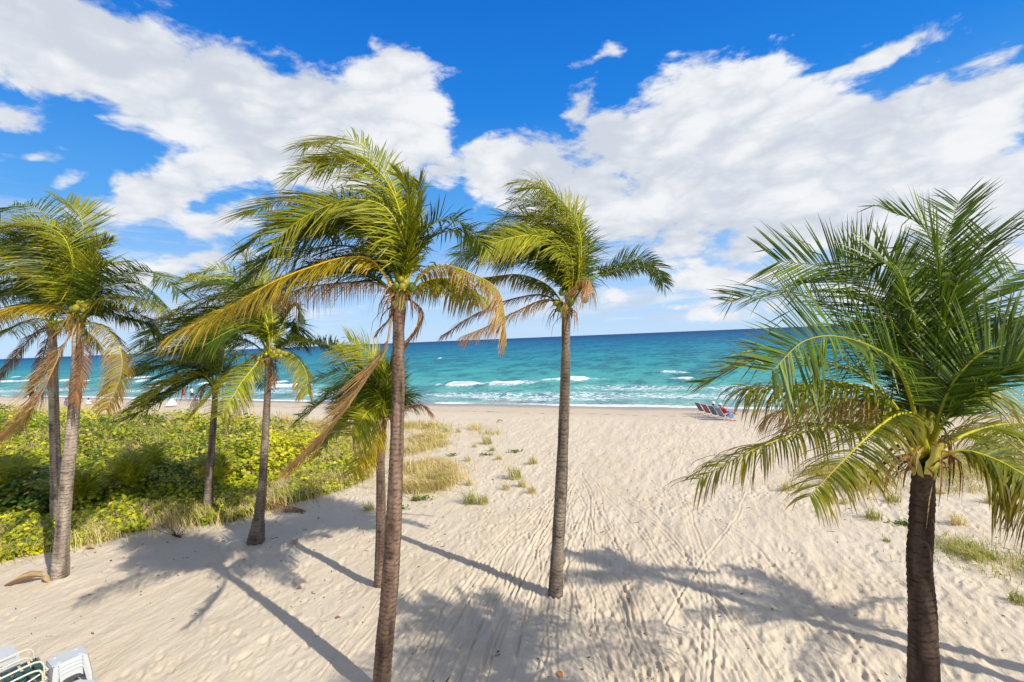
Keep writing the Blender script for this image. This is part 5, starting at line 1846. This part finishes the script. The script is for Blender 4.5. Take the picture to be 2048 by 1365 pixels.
def make_lounger(loc, rz, label):
    root = empty('sun_lounger', loc, label, 'sun lounger', 'white sun loungers')
    root.rotation_euler = (0, 0, rz)
    L, wd = 0.9, 0.66
    ca, sa = math.cos(R(12)), math.sin(R(12))
    for sy in (-1, 1):
        MB().box((0, sy * wd / 2, 0.34), (L * 2, 0.06, 0.05)).build('side_rail', MAT['white'], root)
        for sx in (-0.7, 0.7):
            MB().box((sx, sy * wd / 2, 0.155), (0.06, 0.05, 0.31), None, None, 0.85).build('leg', MAT['white'], root)
    for i in range(8):
        y = (i - 3.5) * wd / 8.6
        MB().box((0.0, y, 0.385), (L * 2, wd / 8.6 - 0.034, 0.022)).build('slat', MAT['white'], root)
    for x in (L - 0.02, -L + 0.02):
        MB().box((x, 0, 0.352), (0.05, wd - 0.07, 0.038)).build('end_rail', MAT['white'], root)
    return root


e = np.array((math.cos(ch_dir), math.sin(ch_dir)))
qe = ground(8, 1318, 0.4)
la_ = make_lounger((qe[0] - e[0] * 0.75, qe[1] - e[1] * 0.75, 0.0), ch_dir, 'lower white slatted sun lounger at the bottom left corner')
lb_ = copy_tree(la_)
lb_.location.z = 0.11
lb_['label'] = 'upper white slatted sun lounger stacked at the bottom left corner'

# ------------------------------------------------------------------ people and beach chairs
def skin_body(name, joints, bones, mat, parent, level=1):
    me = bpy.data.meshes.new(name)
    keys = list(joints)
    me.from_pydata([joints[k][:3] for k in keys], [(keys.index(a), keys.index(b)) for a, b in bones], [])
    o = link(name, me, parent, None, mat)
    md = o.modifiers.new('skin', 'SKIN')
    for i, k in enumerate(keys):
        r = joints[k][3]
        me.skin_vertices[0].data[i].radius = r if isinstance(r, tuple) else (r, r)
    me.skin_vertices[0].data[keys.index('pelvis')].use_root = True
    sd = o.modifiers.new('sub', 'SUBSURF')
    sd.levels = sd.render_levels = level
    for pl in me.polygons:
        pl.use_smooth = True
    return o


BONES = [('pelvis', 'waist'), ('waist', 'chest'), ('chest', 'neck'), ('neck', 'head'), ('head', 'crown')]
for s_ in 'lr':
    BONES += [('chest', 'shoulder' + s_), ('shoulder' + s_, 'elbow' + s_), ('elbow' + s_, 'wrist' + s_), ('wrist' + s_, 'hand' + s_),
              ('pelvis', 'hip' + s_), ('hip' + s_, 'knee' + s_), ('knee' + s_, 'ankle' + s_), ('ankle' + s_, 'toe' + s_)]


def person(loc, rz, label, pose, top, bottom, hat=None, hair=True, legs_cover=False, group=None):
    root = empty('person', loc, label, 'person', group, rz)
    if pose in ('stand', 'walk'):
        st = 0.24 if pose == 'walk' else 0.05
        J = dict(pelvis=(0, 0, 0.95, 0.12), waist=(0, 0, 1.12, 0.115), chest=(0.01, 0, 1.34, 0.135), neck=(0.02, 0, 1.50, 0.055), head=(0.04, 0, 1.60, 0.085), crown=(0.03, 0, 1.72, 0.07),
                 shoulderl=(0, 0.19, 1.42, 0.055), elbowl=(-0.05, 0.25, 1.15, 0.042), wristl=(0.06, 0.25, 0.92, 0.03), handl=(0.1, 0.24, 0.83, 0.028),
                 shoulderr=(0, -0.19, 1.42, 0.055), elbowr=(-0.02, -0.25, 1.15, 0.042), wristr=(0.12, -0.24, 0.95, 0.03), handr=(0.17, -0.23, 0.87, 0.028),
                 hipl=(0, 0.09, 0.88, 0.10), kneel=(st * 0.8, 0.10, 0.49, 0.065), anklel=(st * 0.9, 0.10, 0.09, 0.042), toel=(st + 0.15, 0.11, 0.03, 0.03),
                 hipr=(0, -0.09, 0.88, 0.10), kneer=(-st * 0.2, -0.10, 0.49, 0.065), ankler=(-st, -0.10, 0.11, 0.042), toer=(-st + 0.12, -0.11, 0.03, 0.03))
        tors = [(0, 0, 0.90), (0, 0, 1.1), (0.01, 0, 1.35), (0.02, 0, 1.46)]
        thigh = [[(0, s * 0.09, 0.92), (st * (0.55 if s > 0 else -0.1), s * 0.1, 0.58)] for s in (-1, 1)]
    elif pose == 'lounge':
        J = dict(pelvis=(0.02, 0, 0.40, 0.12), waist=(-0.10, 0, 0.52, 0.115), chest=(-0.26, 0, 0.70, 0.135), neck=(-0.35, 0, 0.86, 0.055), head=(-0.37, 0, 0.97, 0.085), crown=(-0.38, 0, 1.08, 0.07),
                 shoulderl=(-0.28, 0.19, 0.78, 0.055), elbowl=(-0.06, 0.27, 0.60, 0.042), wristl=(0.16, 0.22, 0.58, 0.03), handl=(0.25, 0.2, 0.58, 0.028),
                 shoulderr=(-0.28, -0.19, 0.78, 0.055), elbowr=(-0.06, -0.27, 0.60, 0.042), wristr=(0.16, -0.22, 0.58, 0.03), handr=(0.25, -0.2, 0.58, 0.028),
                 hipl=(0.08, 0.09, 0.40, 0.10), kneel=(0.52, 0.11, 0.56, 0.065), anklel=(0.92, 0.11, 0.30, 0.042), toel=(1.02, 0.12, 0.36, 0.03),
                 hipr=(0.08, -0.09, 0.40, 0.10), kneer=(0.54, -0.11, 0.50, 0.065), ankler=(0.98, -0.11, 0.22, 0.042), toer=(1.08, -0.12, 0.29, 0.03))
        tors = [(0.03, 0, 0.40), (-0.10, 0, 0.53), (-0.27, 0, 0.72), (-0.33, 0, 0.82)]
        thigh = [[(0.06, s * 0.09, 0.41), (0.42, s * 0.11, 0.51)] for s in (-1, 1)]
    else:  # sitting on the sand, knees up
        J = dict(pelvis=(0, 0, 0.12, 0.12), waist=(-0.02, 0, 0.28, 0.115), chest=(0.03, 0, 0.50, 0.135), neck=(0.08, 0, 0.66, 0.055), head=(0.11, 0, 0.76, 0.085), crown=(0.1, 0, 0.88, 0.07),
                 shoulderl=(0.03, 0.19, 0.58, 0.055), elbowl=(0.22, 0.25, 0.42, 0.042), wristl=(0.40, 0.16, 0.45, 0.03), handl=(0.48, 0.1, 0.45, 0.028),
                 shoulderr=(0.03, -0.19, 0.58, 0.055), elbowr=(0.22, -0.25, 0.42, 0.042), wristr=(0.40, -0.16, 0.45, 0.03), handr=(0.48, -0.1, 0.45, 0.028),
                 hipl=(0.06, 0.09, 0.12, 0.10), kneel=(0.42, 0.12, 0.42, 0.065), anklel=(0.58, 0.12, 0.08, 0.042), toel=(0.72, 0.13, 0.03, 0.03),
                 hipr=(0.06, -0.09, 0.12, 0.10), kneer=(0.42, -0.12, 0.42, 0.065), ankler=(0.58, -0.12, 0.08, 0.042), toer=(0.72, -0.13, 0.03, 0.03))
        tors = [(0, 0, 0.12), (-0.02, 0, 0.28), (0.03, 0, 0.5), (0.07, 0, 0.62)]
        thigh = [[(0.05, s * 0.09, 0.13), (0.36, s * 0.12, 0.37)] for s in (-1, 1)]
    skin_body('body', J, BONES, MAT['skin'], root)
    mb = MB()
    P = catmull(np.array(tors), 9)
    V, a, b = tube_vf(P, np.interp(np.linspace(0, 1, 9), [0, .4, .8, 1], [0.155, 0.15, 0.17, 0.10]), 12, True)
    T, N, B = frames(P)
    V[:, 1] *= 1.28
    mb.add(V, a, b)
    for s_ in (('l'), ('r')):
        sh, el = np.array(J['shoulder' + s_][:3]), np.array(J['elbow' + s_][:3])
        mb.tube([sh * 0.9 + np.array(J['chest'][:3]) * 0.1, sh * 0.5 + el * 0.5, sh * 0.25 + el * 0.75], [0.085, 0.068, 0.06], 8)
    mb.build('shirt', top, root, True)
    mb = MB()
    for q in thigh:
        mb.tube(q, [0.135, 0.115], 10)
    mb.build('shorts', bottom, root, True)
    hd = np.array(J['head'][:3])
    cr = np.array(J['crown'][:3])
    ax = unit(cr - hd)
    if hat is not None:
        hb = MB()
        hb.tube([hd + ax * 0.05, hd + ax * 0.11, hd + ax * 0.16, hd + ax * 0.18], [0.115, 0.112, 0.08, 0.02], 12)
        hb.tube([hd + ax * 0.045, hd + ax * 0.058], [0.16, 0.12], 14)
        hb.build('hat', hat, root, True)
    if hair:
        hb = MB()
        hb.tube([hd - ax * 0.05 + np.array((-0.035, 0, 0)), hd + ax * 0.04 + np.array((-0.03, 0, 0)), hd + ax * 0.115 + np.array((-0.012, 0, 0)), hd + ax * 0.15], [0.07, 0.098, 0.085, 0.03], 12)
        hb.build('hair', MAT['hair'], root, True)
    return root


def stripes(name, ca, cb, sc):
    m, w = material(name)
    out = w.n('ShaderNodeOutputMaterial')
    b = w.n('ShaderNodeBsdfPrincipled')
    tc = w.n('ShaderNodeTexCoord')
    wv = w.n('ShaderNodeTexWave', wave_type='BANDS', bands_direction='Y')
    w.l(tc.outputs['Object'], wv.inputs['Vector'])
    wv.inputs['Scale'].default_value = sc
    w.l(w.mix(w.ss(wv.outputs['Fac'], 0.4, 0.6), ca, cb), b.inputs['Base Color'])
    b.inputs['Roughness'].default_value = 0.8
    w.l(b.outputs[0], out.inputs[0])
    return m


SL = [stripes('purple_stripe_canvas', (0.09, 0.045, 0.075), (0.3, 0.22, 0.25), 5), stripes('red_stripe_canvas', (0.38, 0.02, 0.05), (0.48, 0.2, 0.22), 5),
      stripes('grey_stripe_canvas', (0.07, 0.09, 0.11), (0.24, 0.28, 0.31), 5), stripes('blue_stripe_canvas', (0.05, 0.12, 0.28), (0.36, 0.42, 0.5), 5)]


def make_beach_chair(sl):
    root = empty('beach_chair', (0, 0, 0))
    hw = 0.28
    fr = MB()
    for sy in (-1, 1):
        y = sy * hw
        fr.tube([(-0.55, y, 1.0), (-0.05, y, 0.30), (0.05, y, 0.26)], 0.013, 6, None, 8)
        fr.tube([(-0.05, y, 0.27), (0.55, y, 0.40)], 0.013, 6)
        fr.tube([(0.5, y * 1.02, 0.40), (0.42, y * 1.02, 0.0)], 0.013, 6)
        fr.tube([(-0.32, y * 1.03, 0.0), (0.05, y * 1.03, 0.48)], 0.013, 6)
    for x, z in ((-0.55, 1.0), (0.55, 0.40), (0.42, 0.01), (-0.32, 0.01)):
        fr.tube([(x, -hw, z), (x, hw, z)], 0.013, 6)
    fr.build('frame', MAT['metal'], root, True)
    for sy in (-1, 1):
        MB().box((-0.02, sy * (hw + 0.02), 0.50), (0.46, 0.05, 0.025)).build('armrest', MAT['metal'], root)
    sg = MB()
    P = catmull([(-0.55, 0, 1.0), (-0.28, 0, 0.60), (-0.02, 0, 0.27), (0.25, 0, 0.28), (0.55, 0, 0.40)], 14)
    T = unit(np.gradient(P, axis=0))
    n_ = np.stack([-T[:, 2], 0 * T[:, 0], T[:, 0]], -1)
    V = np.concatenate([np.stack([P + n_ * o_ + np.array((0, yy, 0)) for yy in (-hw + 0.014, hw - 0.014)], 1).reshape(-1, 3) for o_ in (0.0, -0.008)])
    F = [[2 * i, 2 * i + 1, 2 * i + 3, 2 * i + 2] for i in range(13)]
    F += [[28 + a_ for a_ in f[::-1]] for f in F]
    sg.add(V, F)
    sg.build('sling', sl, root, True)
    return root


f1, f2 = G(1437, 840), G(1470, 833)
cdir = math.atan2(f2[1] - f1[1], f2[0] - f1[0]) * 0.55
spots = [(1405, 829), (1418, 833), (1432, 837), (1446, 841)]
clabs = ['purple striped low beach chair, farthest left of the four facing the sea', 'empty red striped low beach chair, second from the left of the four',
         'grey striped beach chair with the person in blue, third of the four', 'blue and white beach chair nearest the camera, with the person in red']
cpos = []
for i, (px, py) in enumerate(spots):
    q = G(px, py)
    ch = make_beach_chair(SL[i])
    ch.location = (q[0], q[1], q[2])
    ch.scale = (0.92, 0.92, 0.92)
    ch.rotation_euler = (0, 0, cdir + random.uniform(-.06, .06))
    tag(ch, clabs[i], 'beach chair', 'beach chairs by the water')
    cpos.append(q)
sh_ = np.array((math.cos(cdir) * 0.17, math.sin(cdir) * 0.17, 0.05))
person(cpos[2] + sh_, cdir, 'person in a blue shirt and pale hat sitting in the third beach chair', 'lounge', MAT['bluecloth'], MAT['bluecloth'], MAT['whitecloth'])
person(cpos[3] + sh_, cdir, 'person in a red shirt and white cap lounging in the nearest beach chair', 'lounge', MAT['redcloth'], MAT['bluecloth'], MAT['whitecloth'])
tw = MB()
tw.add(np.array([(0.2, -0.33, 0.42), (0.55, -0.33, 0.43), (0.58, -0.36, 0.14), (0.22, -0.36, 0.17), (0.2, -0.30, 0.42), (0.55, -0.30, 0.43), (0.58, -0.33, 0.14), (0.22, -0.33, 0.17)]),
       [[0, 1, 2, 3], [7, 6, 5, 4], [0, 4, 5, 1], [1, 5, 6, 2], [2, 6, 7, 3], [3, 7, 4, 0]])
o = tw.build('towel', MAT['bluecloth'], None, False, cpos[3])
o.rotation_euler = (0, 0, cdir)
tag(o, 'blue towel hanging over the side of the nearest beach chair', 'towel')
q = G(1465, 843)
fl = empty('flip_flops', q, 'red brown flip flops lying on the sand in front of the nearest beach chair', 'sandals')
for k, (dx, dy, a) in enumerate(((-0.12, 0, 0.3), (0.15, 0.06, 0.1))):
    mb = MB()
    out_ = [(-0.13, -0.035), (-0.05, -0.03), (0.08, -0.05), (0.14, -0.02), (0.14, 0.02), (0.08, 0.05), (-0.05, 0.03), (-0.13, 0.035)]
    V = [(x * math.cos(a) - y * math.sin(a) + dx, x * math.sin(a) + y * math.cos(a) + dy, z) for z in (0.01, 0.035) for x, y in out_]
    mb.add(V + [(dx, dy, 0.035)], [[i, (i + 1) % 8, 8 + (i + 1) % 8, 8 + i] for i in range(8)], [[8 + i, 8 + (i + 1) % 8, 16] for i in range(8)])
    mb.tube([(dx - 0.02, dy - 0.04, 0.03), (dx + 0.06, dy, 0.07), (dx - 0.02, dy + 0.04, 0.03)], 0.008, 5, None, 6)
    mb.build('sandal', MAT['redcloth'], fl)

q = G(367, 799)
person(q, 0.3, 'walker in red at the water edge, left one of the pair', 'walk', MAT['redcloth'], MAT['redcloth'], None, True)
q = G(384, 800)
person(q, 0.2, 'walker in white top and dark shorts at the water edge, right one of the pair', 'walk', MAT['whitecloth'], MAT['darkcloth'], None, True)
q = G(176, 811)
person(q, 0.4, 'dark haired person in a white shirt sitting on the beach beyond the shrubs', 'sit', MAT['whitecloth'], MAT['whitecloth'], None, True)
q = G(131, 812)
person(q, 0.6, 'person in violet sitting on the beach just left of the front left trunk', 'sit', MAT['purplecloth'], MAT['purplecloth'], None, True)
# white folded-back beach cabana chair
q = G(343, 814)

cb = empty('beach_cabana', q, 'small white canopy lounger standing on the far beach at the left', 'cabana', None, 0.2)
mb = MB()
mb.add([(-0.7, -0.5, 0.25), (0.7, -0.5, 0.25), (0.35, 0.1, 1.15), (-0.35, 0.1, 1.15), (-0.7, 0.5, 0.25), (0.7, 0.5, 0.25)], [[0, 1, 2, 3], [3, 2, 5, 4]], [[0, 3, 4], [1, 5, 2]])
mb.build('canopy', MAT['whitecloth'], cb)
MB().box((0, -0.45, 0.24), (2.0, 0.5, 0.08)).build('seat', MAT['white'], cb)
cb.scale = (0.66, 0.66, 0.75)
for sx in (-0.9, 0.9):
    for sy in (-0.6, -0.28):
        MB().box((sx, sy, 0.10), (0.06, 0.05, 0.20)).build('leg', MAT['white'], cb)
